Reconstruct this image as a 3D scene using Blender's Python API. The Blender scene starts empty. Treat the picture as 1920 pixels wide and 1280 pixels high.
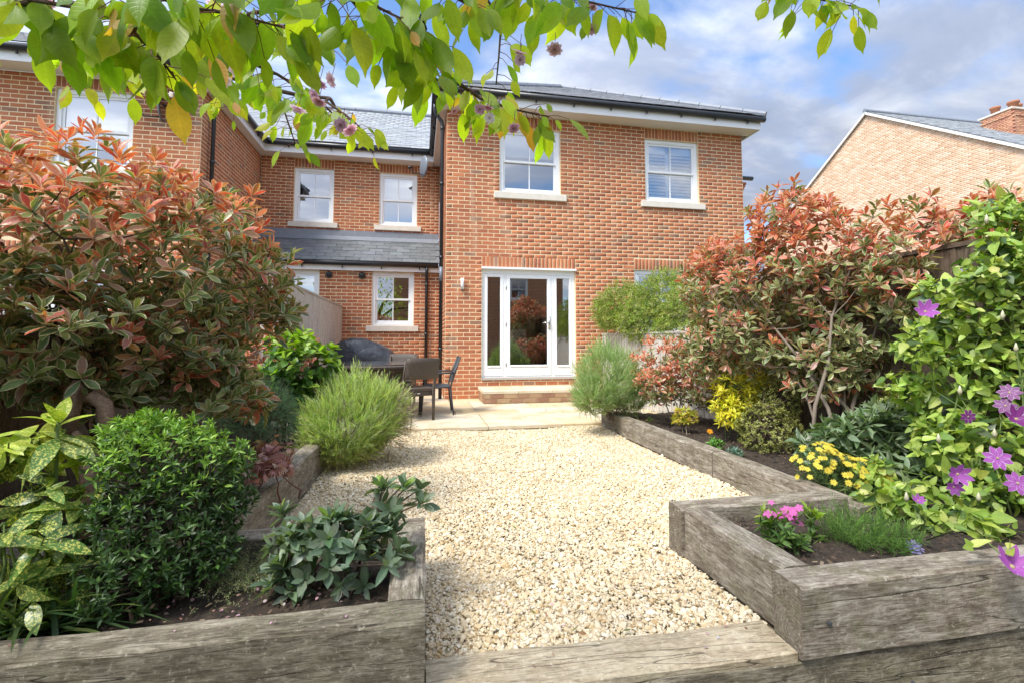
import bpy, math, random
import numpy as np
from mathutils import Vector, Matrix, Euler

random.seed(7)
rng = np.random.default_rng(11)
SC = bpy.context.scene
COL = SC.collection
R = math.radians

# ------------------------------------------------------------------ camera
CAMZ = 1.06
FPX, PCX, PCY = 907.0, 960.0, 578.0
YAW, PITCH = R(10.9), R(3.8)
cam_d = bpy.data.cameras.new('camera')
cam_d.sensor_width = 36.0
cam_d.lens = FPX / 1920 * 36.0
cam_d.shift_y = -(640 - PCY) / 1920.0
cam_d.clip_start = 0.05
cam_d.clip_end = 4000
cam = bpy.data.objects.new('camera', cam_d)
cam.location = (0, 0, CAMZ)
cam.rotation_euler = (R(90) + PITCH, 0, -YAW)
COL.objects.link(cam)
SC.camera = cam

# ------------------------------------------------------------------ light
SUN_DIR = Vector((-0.72, -0.47, 1.12)).normalized()      # towards the sun
SUN_STRENGTH, SUN_ANGLE = 1.85, 18.0
SKY_STRENGTH = 0.10
EXPOSURE = 1.50
sun_d = bpy.data.lights.new('sun', 'SUN')
sun_d.energy = SUN_STRENGTH
sun_d.angle = R(SUN_ANGLE)
sun_d.color = (1.0, 0.955, 0.88)
sun = bpy.data.objects.new('sun', sun_d)
sun.rotation_euler = (-SUN_DIR).to_track_quat('-Z', 'Y').to_euler()
COL.objects.link(sun)

w = bpy.data.worlds.new('World')
SC.world = w
w.use_nodes = True
nt = w.node_tree
for n in list(nt.nodes):
    nt.nodes.remove(n)


def N(t, typ, **kw):
    n = t.nodes.new(typ)
    for k, v in kw.items():
        setattr(n, k, v)
    return n


def math_node(t, op, a, b=None, c=None, clamp=False):
    n = N(t, 'ShaderNodeMath', operation=op, use_clamp=clamp)
    for i, x in enumerate((a, b, c)):
        if x is None:
            continue
        if isinstance(x, (int, float)):
            n.inputs[i].default_value = x
        else:
            t.links.new(x, n.inputs[i])
    return n.outputs[0]


def ramp_node(t, fac, stops, interp='LINEAR'):
    n = N(t, 'ShaderNodeValToRGB')
    n.color_ramp.interpolation = interp
    el = n.color_ramp.elements
    while len(el) > len(stops):
        el.remove(el[-1])
    while len(el) < len(stops):
        el.new(0.5)
    for e, (p, c) in zip(el, stops):
        e.position = p
        if isinstance(c, (int, float)):
            c = (c, c, c)
        e.color = (c[0], c[1], c[2], 1)
    if fac is not None:
        t.links.new(fac, n.inputs[0])
    return n.outputs[0]


def mix_col(t, fac, a, b, blend='MIX'):
    n = N(t, 'ShaderNodeMix', data_type='RGBA', blend_type=blend)
    n.clamp_factor = True
    for s, x in ((n.inputs[0], fac), (n.inputs[6], a), (n.inputs[7], b)):
        if isinstance(x, (int, float)):
            s.default_value = x
        elif isinstance(x, (tuple, list)):
            s.default_value = (x[0], x[1], x[2], 1)
        else:
            t.links.new(x, s)
    return n.outputs[2]


def noise_node(t, vec, scale, detail=4, rough=0.55, distort=0.0, dims='3D'):
    n = N(t, 'ShaderNodeTexNoise', noise_dimensions=dims)
    n.inputs['Scale'].default_value = scale
    n.inputs['Detail'].default_value = detail
    n.inputs['Roughness'].default_value = rough
    n.inputs['Distortion'].default_value = distort
    if vec is not None:
        t.links.new(vec, n.inputs['Vector'])
    return n.outputs[0]


def map_vec(t, vec, scale=(1, 1, 1), loc=(0, 0, 0), rot=(0, 0, 0)):
    n = N(t, 'ShaderNodeMapping')
    n.inputs['Scale'].default_value = scale
    n.inputs['Location'].default_value = loc
    n.inputs['Rotation'].default_value = rot
    t.links.new(vec, n.inputs[0])
    return n.outputs[0]


# broken cloud over a blue sky: the cloud layer is flat, so its pattern is the direction divided by its height
sky = N(nt, 'ShaderNodeTexSky', sky_type='NISHITA')
sky.sun_disc = False
sky.sun_elevation = math.asin(SUN_DIR.z)
sky.sun_rotation = math.atan2(SUN_DIR.x, SUN_DIR.y)
sky.air_density, sky.dust_density, sky.ozone_density = 1.0, 1.2, 1.5
tc = N(nt, 'ShaderNodeTexCoord')
sx = N(nt, 'ShaderNodeSeparateXYZ')
nt.links.new(tc.outputs['Generated'], sx.inputs[0])
zz = math_node(nt, 'ADD', math_node(nt, 'MAXIMUM', sx.outputs[2], 0.0), 0.22)
cx_ = N(nt, 'ShaderNodeCombineXYZ')
nt.links.new(math_node(nt, 'DIVIDE', sx.outputs[0], zz), cx_.inputs[0])
nt.links.new(math_node(nt, 'DIVIDE', sx.outputs[1], zz), cx_.inputs[1])
cvec = map_vec(nt, cx_.outputs[0], (1.0, 1.45, 1.0), (5.3, 1.9, 0.0), (0, 0, 0.25))
cl = noise_node(nt, cvec, 1.15, 9, 0.52, 0.25)
mask = ramp_node(nt, cl, [(0.40, 0.0), (0.49, 0.85), (0.62, 1.0)])
shade = noise_node(nt, map_vec(nt, cvec, (1, 1, 1), (0.13, 0.2, 3.7)), 2.4, 7, 0.55, 0.3)
ccol = ramp_node(nt, shade, [(0.32, (0.28, 0.33, 0.43)), (0.47, (0.36, 0.40, 0.50)), (0.60, (0.54, 0.57, 0.64)), (0.74, (0.85, 0.86, 0.88))])
skc = mix_col(nt, 1.0, sky.outputs[0], (SKY_STRENGTH * 0.80, SKY_STRENGTH * 0.95, SKY_STRENGTH * 1.12), 'MULTIPLY')
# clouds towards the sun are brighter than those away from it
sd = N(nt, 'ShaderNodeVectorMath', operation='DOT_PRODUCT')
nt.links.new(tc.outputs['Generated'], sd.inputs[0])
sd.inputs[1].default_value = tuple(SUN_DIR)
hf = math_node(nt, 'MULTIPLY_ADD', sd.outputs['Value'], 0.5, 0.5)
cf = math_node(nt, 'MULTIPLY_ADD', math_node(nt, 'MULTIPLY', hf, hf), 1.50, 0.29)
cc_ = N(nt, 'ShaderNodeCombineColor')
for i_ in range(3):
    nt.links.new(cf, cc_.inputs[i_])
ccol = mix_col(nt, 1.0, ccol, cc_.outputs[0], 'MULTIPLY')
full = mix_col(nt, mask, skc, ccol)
bg = N(nt, 'ShaderNodeBackground')
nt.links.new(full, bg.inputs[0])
bg.inputs[1].default_value = 1.0
wo = N(nt, 'ShaderNodeOutputWorld')
nt.links.new(bg.outputs[0], wo.inputs[0])

vs = SC.view_settings
vs.view_transform = 'Standard'
vs.look = 'None'
vs.exposure = EXPOSURE
vs.gamma = 1.0
vs.use_curve_mapping = False
SC.cycles.max_bounces = 6
SC.cycles.diffuse_bounces = 3
SC.cycles.transparent_max_bounces = 12
SC.cycles.use_denoising = True

# ------------------------------------------------------------------ measuring and mesh helpers
_F = np.array([math.sin(YAW) * math.cos(PITCH), math.cos(YAW) * math.cos(PITCH), math.sin(PITCH)])
_Rt = np.array([math.cos(YAW), -math.sin(YAW), 0.0])
_U = np.cross(_Rt, _F)
_C = np.array([0, 0, CAMZ])


def at(x, y, Y):
    """the point of the place at depth Y that shows at photo position x, y"""
    d = _F + _Rt * (x - PCX) / FPX + _U * (PCY - y) / FPX
    return _C + d * (Y / d[1])


def project(P):
    q = np.asarray(P, float) - _C
    z = q @ _F
    zs = np.where(np.abs(z) < 1e-6, 1e-6, z)
    return PCX + FPX * (q @ _Rt) / zs, PCY - FPX * (q @ _U) / zs, z


def tag(o, label=None, cat=None, group=None, kind=None):
    if label:
        o['label'] = label
    if cat:
        o['category'] = cat
    if group:
        o['group'] = group
    if kind:
        o['kind'] = kind
    return o


def empty(name, loc=(0, 0, 0), rz=0.0):
    o = bpy.data.objects.new(name, None)
    o.location = loc
    o.rotation_euler = (0, 0, rz)
    o.empty_display_size = 0.1
    COL.objects.link(o)
    return o


class MB:
    """collects shapes and links them as one mesh object"""

    def __init__(s):
        s.v, s.f = [], []

    def quad(s, a, b, c, d):
        n = len(s.v)
        s.v += [tuple(a), tuple(b), tuple(c), tuple(d)]
        s.f.append((n, n + 1, n + 2, n + 3))
        return s

    def poly(s, pts):
        n = len(s.v)
        s.v += [tuple(p) for p in pts]
        s.f.append(tuple(range(n, n + len(pts))))
        return s

    def box(s, x0, x1, y0, y1, z0, z1):
        n = len(s.v)
        s.v += [(x0, y0, z0), (x1, y0, z0), (x1, y1, z0), (x0, y1, z0), (x0, y0, z1), (x1, y0, z1), (x1, y1, z1), (x0, y1, z1)]
        s.f += [(n, n + 3, n + 2, n + 1), (n + 4, n + 5, n + 6, n + 7), (n, n + 1, n + 5, n + 4), (n + 1, n + 2, n + 6, n + 5),
                (n + 2, n + 3, n + 7, n + 6), (n + 3, n, n + 4, n + 7)]
        return s

    def bar(s, a, b, wid, hgt, up=(0, 0, 1)):
        a, b = Vector(a), Vector(b)
        d = (b - a).normalized()
        u = Vector(up)
        if abs(d.dot(u)) > 0.98:
            u = Vector((0, 1, 0))
        r = d.cross(u).normalized()
        u = r.cross(d).normalized()
        n = len(s.v)
        for p in (a, b):
            for i, j in ((-1, -1), (1, -1), (1, 1), (-1, 1)):
                s.v.append(tuple(p + r * (i * wid / 2) + u * (j * hgt / 2)))
        s.f += [(n, n + 1, n + 2, n + 3), (n + 7, n + 6, n + 5, n + 4)]
        for i in range(4):
            j = (i + 1) % 4
            s.f.append((n + i, n + 4 + i, n + 4 + j, n + j))
        return s

    def tube(s, pts, rad, n=8, cap=True):
        pts = [Vector(p) for p in pts]
        if not hasattr(rad, '__len__'):
            rad = [rad] * len(pts)
        base = len(s.v)
        ref = Vector((0, 0, 1))
        d0 = (pts[1] - pts[0]).normalized()
        if abs(d0.dot(ref)) > 0.9:
            ref = Vector((1, 0, 0))
        r = d0.cross(ref).normalized()
        for i, p in enumerate(pts):
            if i == 0:
                d = pts[1] - pts[0]
            elif i == len(pts) - 1:
                d = pts[-1] - pts[-2]
            else:
                d = pts[i + 1] - pts[i - 1]
            d.normalize()
            r = (r - d * r.dot(d))
            if r.length < 1e-5:
                r = d.orthogonal()
            r.normalize()
            u = d.cross(r)
            for k in range(n):
                a = 2 * math.pi * k / n
                s.v.append(tuple(p + (r * math.cos(a) + u * math.sin(a)) * rad[i]))
        for i in range(len(pts) - 1):
            for k in range(n):
                a, b = base + i * n + k, base + i * n + (k + 1) % n
                s.f.append((a, b, b + n, a + n))
        if cap:
            s.f.append(tuple(base + k for k in reversed(range(n))))
            e = base + (len(pts) - 1) * n
            s.f.append(tuple(e + k for k in range(n)))
        return s

    def lathe(s, c, prof, n=24):
        base = len(s.v)
        for r, z in prof:
            for k in range(n):
                a = 2 * math.pi * k / n
                s.v.append((c[0] + r * math.cos(a), c[1] + r * math.sin(a), c[2] + z))
        for i in range(len(prof) - 1):
            for k in range(n):
                a, b = base + i * n + k, base + i * n + (k + 1) % n
                s.f.append((a, b, b + n, a + n))
        s.f.append(tuple(base + k for k in reversed(range(n))))
        e = base + (len(prof) - 1) * n
        s.f.append(tuple(e + k for k in range(n)))
        return s

    def build(s, name, mat, parent=None, smooth=False, bevel=0.0, kind=None):
        me = bpy.data.meshes.new(name)
        me.from_pydata(s.v, [], s.f)
        if smooth:
            me.polygons.foreach_set('use_smooth', [True] * len(me.polygons))
        me.materials.append(mat)
        me.update()
        o = bpy.data.objects.new(name, me)
        COL.objects.link(o)
        if parent is not None:
            o.parent = parent
        if bevel:
            m = o.modifiers.new('bevel', 'BEVEL')
            m.width = bevel
            m.segments = 2
            m.limit_method = 'ANGLE'
        if kind:
            o['kind'] = kind
        return o


# ------------------------------------------------------------------ materials
MATS = {}


def new_mat(name):
    m = bpy.data.materials.new(name)
    m.use_nodes = True
    t = m.node_tree
    return m, t, t.nodes['Principled BSDF']


def bump(t, p, h, strength=0.3, dist=0.01):
    b = N(t, 'ShaderNodeBump')
    b.inputs['Strength'].default_value = strength
    b.inputs['Distance'].default_value = dist
    t.links.new(h, b.inputs['Height'])
    t.links.new(b.outputs[0], p.inputs['Normal'])


def tint_out(t):
    """colour of one piece: the object colour of a single piece, or the vertex tint of joined pieces"""
    a = N(t, 'ShaderNodeAttribute', attribute_name='tint')
    o = N(t, 'ShaderNodeObjectInfo')
    return mix_col(t, 1.0, a.outputs['Color'], o.outputs['Color'], 'ADD')


def plain(name, c, rough=0.5, spec=0.5, var=0.08, scale=6.0, bmp=0.0, metal=0.0):
    m, t, p = new_mat(name)
    g = N(t, 'ShaderNodeNewGeometry')
    n = noise_node(t, g.outputs['Position'], scale, 6, 0.6)
    col = mix_col(t, n, tuple(x * (1 - var) for x in c), tuple(min(1, x * (1 + var)) for x in c))
    t.links.new(col, p.inputs['Base Color'])
    p.inputs['Roughness'].default_value = rough
    p.inputs['Specular IOR Level'].default_value = spec
    p.inputs['Metallic'].default_value = metal
    if bmp:
        bump(t, p, noise_node(t, g.outputs['Position'], scale * 8, 4, 0.6), bmp, 0.004)
    MATS[name] = m
    return m


plain('white_paint', (0.80, 0.80, 0.78), 0.38, 0.4, 0.04, 3)
plain('white_gloss', (0.82, 0.83, 0.82), 0.25, 0.5, 0.02, 3)
plain('soffit_paint', (0.78, 0.75, 0.70), 0.5, 0.3, 0.05, 2)
plain('sill_stone', (0.66, 0.61, 0.52), 0.85, 0.2, 0.14, 9, 0.3)
plain('black_plastic', (0.018, 0.019, 0.022), 0.32, 0.5, 0.2, 5)
plain('lead', (0.20, 0.22, 0.25), 0.55, 0.5, 0.25, 7, 0.2)
plain('interior_wall', (0.28, 0.265, 0.25), 0.9, 0.1, 0.1, 2)
plain('interior_pale', (0.82, 0.84, 0.84), 0.9, 0.1, 0.03, 2)
plain('dark_metal', (0.045, 0.05, 0.055), 0.45, 0.5, 0.2, 20)
plain('chrome', (0.42, 0.42, 0.42), 0.3, 0.5, 0.1, 20, 0, 1.0)
plain('sling_fabric', (0.075, 0.08, 0.085), 0.8, 0.2, 0.2, 120, 0.4)
plain('terracotta', (0.36, 0.16, 0.09), 0.85, 0.2, 0.2, 9, 0.3)
plain('grey_plastic', (0.16, 0.18, 0.21), 0.4, 0.5, 0.1, 5)
plain('linen', (0.40, 0.37, 0.33), 0.9, 0.1, 0.15, 30, 0.3)
plain('green_glaze', (0.16, 0.34, 0.28), 0.25, 0.5, 0.15, 10)
plain('bark', (0.085, 0.062, 0.045), 0.9, 0.2, 0.45, 25, 0.6)
plain('twig', (0.10, 0.075, 0.05), 0.8, 0.2, 0.35, 25, 0.3)
plain('green_stem', (0.12, 0.17, 0.05), 0.7, 0.3, 0.3, 25)
plain('red_stem', (0.16, 0.06, 0.045), 0.7, 0.3, 0.3, 25)
plain('grey_twig', (0.22, 0.18, 0.14), 0.85, 0.2, 0.3, 25)


def mat_brick(nm='brick', k=1.0):
    m, t, p = new_mat(nm)
    g = N(t, 'ShaderNodeNewGeometry')
    c = tint_out(t)
    n1 = noise_node(t, g.outputs['Position'], 34, 5, 0.65)
    n2 = noise_node(t, g.outputs['Position'], 3.1, 5, 0.6)
    n3 = noise_node(t, g.outputs['Position'], 0.75, 4, 0.6)
    c = mix_col(t, ramp_node(t, n1, [(0.35, 0.0), (0.75, 0.45 * k)]), c, (0.44, 0.22, 0.12))
    c = mix_col(t, ramp_node(t, n2, [(0.58, 0.0), (0.78, 0.35)]), c, (0.50, 0.33, 0.20))
    c = mix_col(t, ramp_node(t, n3, [(0.35, 0.25 * k), (0.55, 0.0)]), c, (0.17, 0.085, 0.06))
    stk = noise_node(t, map_vec(t, g.outputs['Position'], (5.0, 5.0, 0.55)), 1.0, 6, 0.65, 0.3)
    c = mix_col(t, ramp_node(t, stk, [(0.56, 0.0), (0.74, 0.42)]), c, (0.56, 0.42, 0.30))
    c = mix_col(t, ramp_node(t, stk, [(0.26, 0.45), (0.42, 0.0)]), c, (0.20, 0.09, 0.055))
    t.links.new(c, p.inputs['Base Color'])
    p.inputs['Roughness'].default_value = 0.88
    p.inputs['Specular IOR Level'].default_value = 0.2
    bump(t, p, noise_node(t, g.outputs['Position'], 120, 4, 0.6), 0.35, 0.004)
    MATS[nm] = m
    if nm != 'brick':
        return
    m, t, p = new_mat('mortar')
    g = N(t, 'ShaderNodeNewGeometry')
    n1 = noise_node(t, g.outputs['Position'], 18, 5, 0.65)
    c = ramp_node(t, n1, [(0.3, (0.66, 0.50, 0.29)), (0.7, (0.82, 0.66, 0.42))])
    t.links.new(c, p.inputs['Base Color'])
    p.inputs['Roughness'].default_value = 0.95
    bump(t, p, noise_node(t, g.outputs['Position'], 150, 3, 0.6), 0.3, 0.003)
    MATS['mortar'] = m


mat_brick()
mat_brick('brick_pale', 0.3)


def mat_tinted(name, rough, nscale, amount, bmp, spec=0.3, stain=None):
    """one colour per piece, with grain and wear"""
    m, t, p = new_mat(name)
    g = N(t, 'ShaderNodeNewGeometry')
    c = tint_out(t)
    n1 = noise_node(t, g.outputs['Position'], nscale, 6, 0.65)
    c = mix_col(t, ramp_node(t, n1, [(0.3, amount), (0.62, 0.0)]), c, (0.03, 0.03, 0.03))
    if stain:
        n2 = noise_node(t, g.outputs['Position'], stain[0], 5, 0.6)
        c = mix_col(t, ramp_node(t, n2, [(stain[1], 0.0), (stain[1] + 0.18, stain[2])]), c, stain[3])
    t.links.new(c, p.inputs['Base Color'])
    p.inputs['Roughness'].default_value = rough
    p.inputs['Specular IOR Level'].default_value = spec
    bump(t, p, noise_node(t, g.outputs['Position'], nscale * 7, 4, 0.6), bmp, 0.004)
    MATS[name] = m


mat_tinted('slate', 0.55, 5.0, 0.25, 0.3, 0.45)
mat_tinted('paving', 0.85, 3.0, 0.10, 0.3, 0.2, (2.6, 0.47, 0.65, (0.47, 0.33, 0.16)))


def mat_wood(name, stops, gscale=(5.0, 40, 40), rough=0.85, knots=True, green=0.0, bmp=0.5):
    """weathered wood, grain along the piece's own length"""
    m, t, p = new_mat(name)
    tcn = N(t, 'ShaderNodeTexCoord')
    oi = N(t, 'ShaderNodeObjectInfo')
    off = N(t, 'ShaderNodeVectorMath', operation='MULTIPLY_ADD')
    t.links.new(tcn.outputs['Object'], off.inputs[0])
    off.inputs[1].default_value = (1, 1, 1)
    sc_ = N(t, 'ShaderNodeCombineXYZ')
    t.links.new(math_node(t, 'MULTIPLY', oi.outputs['Random'], 37.0), sc_.inputs[0])
    t.links.new(math_node(t, 'MULTIPLY', oi.outputs['Random'], 11.0), sc_.inputs[1])
    t.links.new(sc_.outputs[0], off.inputs[2])
    v = off.outputs[0]
    n0 = noise_node(t, map_vec(t, v, (3.2, 7.0, 7.0)), 2.0, 9, 0.76, 0.3)
    g = noise_node(t, map_vec(t, v, gscale), 1.5, 7, 0.65, 0.9)
    f = math_node(t, 'ADD', math_node(t, 'MULTIPLY', g, 0.45), math_node(t, 'MULTIPLY', n0, 0.55))
    c = ramp_node(t, f, stops)
    fine = noise_node(t, map_vec(t, v, (22, 150, 150)), 1.0, 5, 0.65, 0.2)
    c = mix_col(t, ramp_node(t, fine, [(0.30, 0.65), (0.5, 0.0)]), c, tuple(x * 0.35 for x in stops[0][1]))
    # long drying cracks
    cr = noise_node(t, map_vec(t, v, (0.30, 5.5, 5.5)), 1.3, 3, 0.5, 0.25)
    crk = math_node(t, 'ABSOLUTE', math_node(t, 'SUBTRACT', cr, 0.5))
    crm = ramp_node(t, crk, [(0.0, 1.0), (0.0045, 0.0)])
    c = mix_col(t, math_node(t, 'MULTIPLY', crm, 0.8), c, (0.02, 0.016, 0.012))
    # end grain on the sawn ends
    sn_ = N(t, 'ShaderNodeSeparateXYZ')
    t.links.new(tcn.outputs['Normal'], sn_.inputs[0])
    endm = ramp_node(t, math_node(t, 'ABSOLUTE', sn_.outputs[0]), [(0.7, 0.0), (0.8, 1.0)])
    wr = N(t, 'ShaderNodeTexWave', wave_type='RINGS', rings_direction='X')
    wr.inputs['Scale'].default_value = 26
    wr.inputs['Distortion'].default_value = 7.0
    wr.inputs['Detail'].default_value = 3
    t.links.new(map_vec(t, tcn.outputs['Object'], (1, 1, 1), (0, 0.03, 0.05)), wr.inputs[0])
    c = mix_col(t, math_node(t, 'MULTIPLY', endm, 0.55), c, mix_col(t, wr.outputs[1], stops[0][1], stops[1][1]))
    sk = noise_node(t, v, 55, 5, 0.75)
    c = mix_col(t, ramp_node(t, sk, [(0.56, 0.0), (0.70, 0.55)]), c, tuple(min(1, x * 1.25) for x in stops[3][1]))
    c = mix_col(t, ramp_node(t, sk, [(0.30, 0.6), (0.42, 0.0)]), c, stops[0][1])
    if green:
        n3 = noise_node(t, v, 7.0, 8, 0.75)
        c = mix_col(t, ramp_node(t, n3, [(0.50, 0.0), (0.70, green)]), c, (0.14, 0.15, 0.06))
        n4 = noise_node(t, map_vec(t, v, (2, 5, 5)), 3.0, 5, 0.7)
        c = mix_col(t, ramp_node(t, n4, [(0.60, 0.0), (0.74, 0.6)]), c, (0.035, 0.03, 0.024))
    t.links.new(c, p.inputs['Base Color'])
    p.inputs['Roughness'].default_value = rough
    p.inputs['Specular IOR Level'].default_value = 0.2
    hh = math_node(t, 'SUBTRACT', math_node(t, 'ADD', math_node(t, 'MULTIPLY', g, 0.6), math_node(t, 'MULTIPLY', fine, 0.4)), math_node(t, 'MULTIPLY', crm, 0.7))
    bump(t, p, hh, bmp, 0.012)
    MATS[name] = m


mat_wood('sleeper_wood', [(0.34, (0.075, 0.055, 0.038)), (0.46, (0.19, 0.155, 0.115)), (0.55, (0.32, 0.28, 0.22)), (0.68, (0.50, 0.46, 0.38))], green=0.45)
mat_wood('sleeper_dark', [(0.34, (0.055, 0.043, 0.028)), (0.46, (0.13, 0.108, 0.075)), (0.55, (0.23, 0.20, 0.145)), (0.68, (0.42, 0.38, 0.29))], green=0.30)
mat_wood('sleeper_pale', [(0.32, (0.22, 0.17, 0.11)), (0.46, (0.40, 0.32, 0.21)), (0.58, (0.54, 0.46, 0.32)), (0.72, (0.66, 0.58, 0.44))], green=0.25)
mat_wood('fence_grey', [(0.28, (0.36, 0.32, 0.27)), (0.48, (0.54, 0.51, 0.45)), (0.62, (0.64, 0.61, 0.55)), (0.78, (0.70, 0.67, 0.62))], (1.0, 30, 30), green=0.1, bmp=0.3)
mat_wood('fence_brown', [(0.28, (0.055, 0.036, 0.024)), (0.48, (0.12, 0.085, 0.060)), (0.62, (0.18, 0.14, 0.105)), (0.78, (0.25, 0.20, 0.155))], (1.0, 30, 30), green=0.15, bmp=0.3)
mat_wood('carved_wood', [(0.25, (0.10, 0.06, 0.045)), (0.45, (0.22, 0.14, 0.10)), (0.60, (0.33, 0.22, 0.15)), (0.8, (0.45, 0.31, 0.2))], (1.5, 12, 12), 0.55, bmp=0.2)


def mat_glass():
    m, t, p = new_mat('glass')
    t.nodes.remove(p)
    tr = N(t, 'ShaderNodeBsdfTransparent')
    tr.inputs[0].default_value = (0.95, 0.97, 0.97, 1)
    gl = N(t, 'ShaderNodeBsdfGlossy')
    gl.inputs['Roughness'].default_value = 0.0
    fr = N(t, 'ShaderNodeFresnel')
    fr.inputs[0].default_value = 1.5
    fac = math_node(t, 'ADD', math_node(t, 'MULTIPLY', fr.outputs[0], 1.6), 0.34, clamp=True)
    mx = N(t, 'ShaderNodeMixShader')
    t.links.new(fac, mx.inputs[0])
    t.links.new(tr.outputs[0], mx.inputs[1])
    t.links.new(gl.outputs[0], mx.inputs[2])
    t.links.new(mx.outputs[0], t.nodes['Material Output'].inputs[0])
    MATS['glass'] = m


mat_glass()


def mat_soil():
    m, t, p = new_mat('soil')
    g = N(t, 'ShaderNodeNewGeometry')
    n1 = noise_node(t, g.outputs['Position'], 24, 8, 0.7)
    n2 = noise_node(t, g.outputs['Position'], 3, 5, 0.6)
    c = ramp_node(t, n1, [(0.3, (0.012, 0.009, 0.006)), (0.5, (0.038, 0.026, 0.017)), (0.68, (0.09, 0.06, 0.038)), (0.8, (0.18, 0.125, 0.08))])
    c = mix_col(t, ramp_node(t, n2, [(0.4, 0.0), (0.7, 0.4)]), c, (0.09, 0.06, 0.04))
    t.links.new(c, p.inputs['Base Color'])
    p.inputs['Roughness'].default_value = 0.95
    bump(t, p, n1, 0.9, 0.03)
    MATS['soil'] = m
    m, t, p = new_mat('gravel_bed')
    g = N(t, 'ShaderNodeNewGeometry')
    n1 = noise_node(t, g.outputs['Position'], 60, 4, 0.6)
    c = ramp_node(t, n1, [(0.3, (0.30, 0.23, 0.14)), (0.7, (0.52, 0.43, 0.29))])
    t.links.new(c, p.inputs['Base Color'])
    p.inputs['Roughness'].default_value = 0.95
    MATS['gravel_bed'] = m
    m, t, p = new_mat('stone_chip')
    oi = N(t, 'ShaderNodeObjectInfo')
    g = N(t, 'ShaderNodeNewGeometry')
    c = ramp_node(t, oi.outputs['Random'], [(0.0, (0.66, 0.55, 0.38)), (0.10, (0.44, 0.31, 0.16)), (0.20, (0.70, 0.62, 0.48)), (0.42, (0.58, 0.46, 0.29)),
                                            (0.56, (0.76, 0.70, 0.58)), (0.72, (0.64, 0.54, 0.38)), (0.88, (0.80, 0.76, 0.67)), (1.0, (0.54, 0.45, 0.33))])
    n2 = noise_node(t, g.outputs['Position'], 70, 5, 0.65)
    c = mix_col(t, ramp_node(t, n2, [(0.4, 0.0), (0.75, 0.35)]), c, (0.40, 0.27, 0.13))
    n3 = noise_node(t, g.outputs['Position'], 1.1, 4, 0.6)
    c = mix_col(t, ramp_node(t, n3, [(0.42, 0.0), (0.7, 0.30)]), c, (0.38, 0.29, 0.18))
    c = mix_col(t, 1.0, c, (1.04, 1.02, 0.94), 'MULTIPLY')
    t.links.new(c, p.inputs['Base Color'])
    p.inputs['Roughness'].default_value = 0.85
    p.inputs['Specular IOR Level'].default_value = 0.25
    bump(t, p, noise_node(t, g.outputs['Position'], 160, 3, 0.6), 0.3, 0.003)
    MATS['stone_chip'] = m
    m, t, p = new_mat('ground_turf')
    g = N(t, 'ShaderNodeNewGeometry')
    n1 = noise_node(t, g.outputs['Position'], 5, 8, 0.7)
    c = ramp_node(t, n1, [(0.3, (0.07, 0.075, 0.04)), (0.7, (0.16, 0.15, 0.09))])
    t.links.new(c, p.inputs['Base Color'])
    p.inputs['Roughness'].default_value = 0.95
    MATS['ground_turf'] = m


mat_soil()


def mat_rattan():
    m, t, p = new_mat('rattan')
    tcn = N(t, 'ShaderNodeTexCoord')
    wv = N(t, 'ShaderNodeTexWave', wave_type='BANDS', bands_direction='Z')
    wv.inputs['Scale'].default_value = 28
    wv.inputs['Distortion'].default_value = 0.6
    t.links.new(tcn.outputs['Object'], wv.inputs[0])
    w2 = N(t, 'ShaderNodeTexWave', wave_type='BANDS', bands_direction='X')
    w2.inputs['Scale'].default_value = 20
    w2.inputs['Distortion'].default_value = 0.6
    t.links.new(tcn.outputs['Object'], w2.inputs[0])
    h = math_node(t, 'MULTIPLY', wv.outputs[1], w2.outputs[1])
    c = ramp_node(t, h, [(0.0, (0.035, 0.025, 0.018)), (0.5, (0.125, 0.095, 0.072)), (1.0, (0.25, 0.205, 0.165))])
    t.links.new(c, p.inputs['Base Color'])
    p.inputs['Roughness'].default_value = 0.5
    bump(t, p, h, 0.6, 0.006)
    MATS['rattan'] = m
    m, t, p = new_mat('cover_sheet')
    g = N(t, 'ShaderNodeNewGeometry')
    n1 = noise_node(t, g.outputs['Position'], 4, 3, 0.5, 1.0)
    c = ramp_node(t, n1, [(0.3, (0.022, 0.025, 0.031)), (0.7, (0.05, 0.055, 0.066))])
    t.links.new(c, p.inputs['Base Color'])
    p.inputs['Roughness'].default_value = 0.36
    bump(t, p, n1, 0.55, 0.06)
    MATS['cover_sheet'] = m


mat_rattan()

# ------------------------------------------------------------------ pieces: the ones that show largest as single parts, the rest joined
_TMESH = {}


def tmpl(key, v, f, uv=None):
    """a template shape (local x along the piece)"""
    return dict(key=key, v=np.array(v, float), f=f, uv=None if uv is None else np.array(uv, float))


def single_mesh(T, name, mat, smooth):
    k = (T['key'], mat.name)
    if k not in _TMESH:
        me = bpy.data.meshes.new(name)
        me.from_pydata([tuple(x) for x in T['v']], [], T['f'])
        if T['uv'] is not None:
            ul = me.uv_layers.new(name='UVMap')
            li = np.empty(len(me.loops), np.int32)
            me.loops.foreach_get('vertex_index', li)
            ul.data.foreach_set('uv', T['uv'][li].ravel().astype(np.float32))
        if smooth:
            me.polygons.foreach_set('use_smooth', [True] * len(me.polygons))
        me.materials.append(mat)
        _TMESH[k] = me
    return _TMESH[k]


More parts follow.
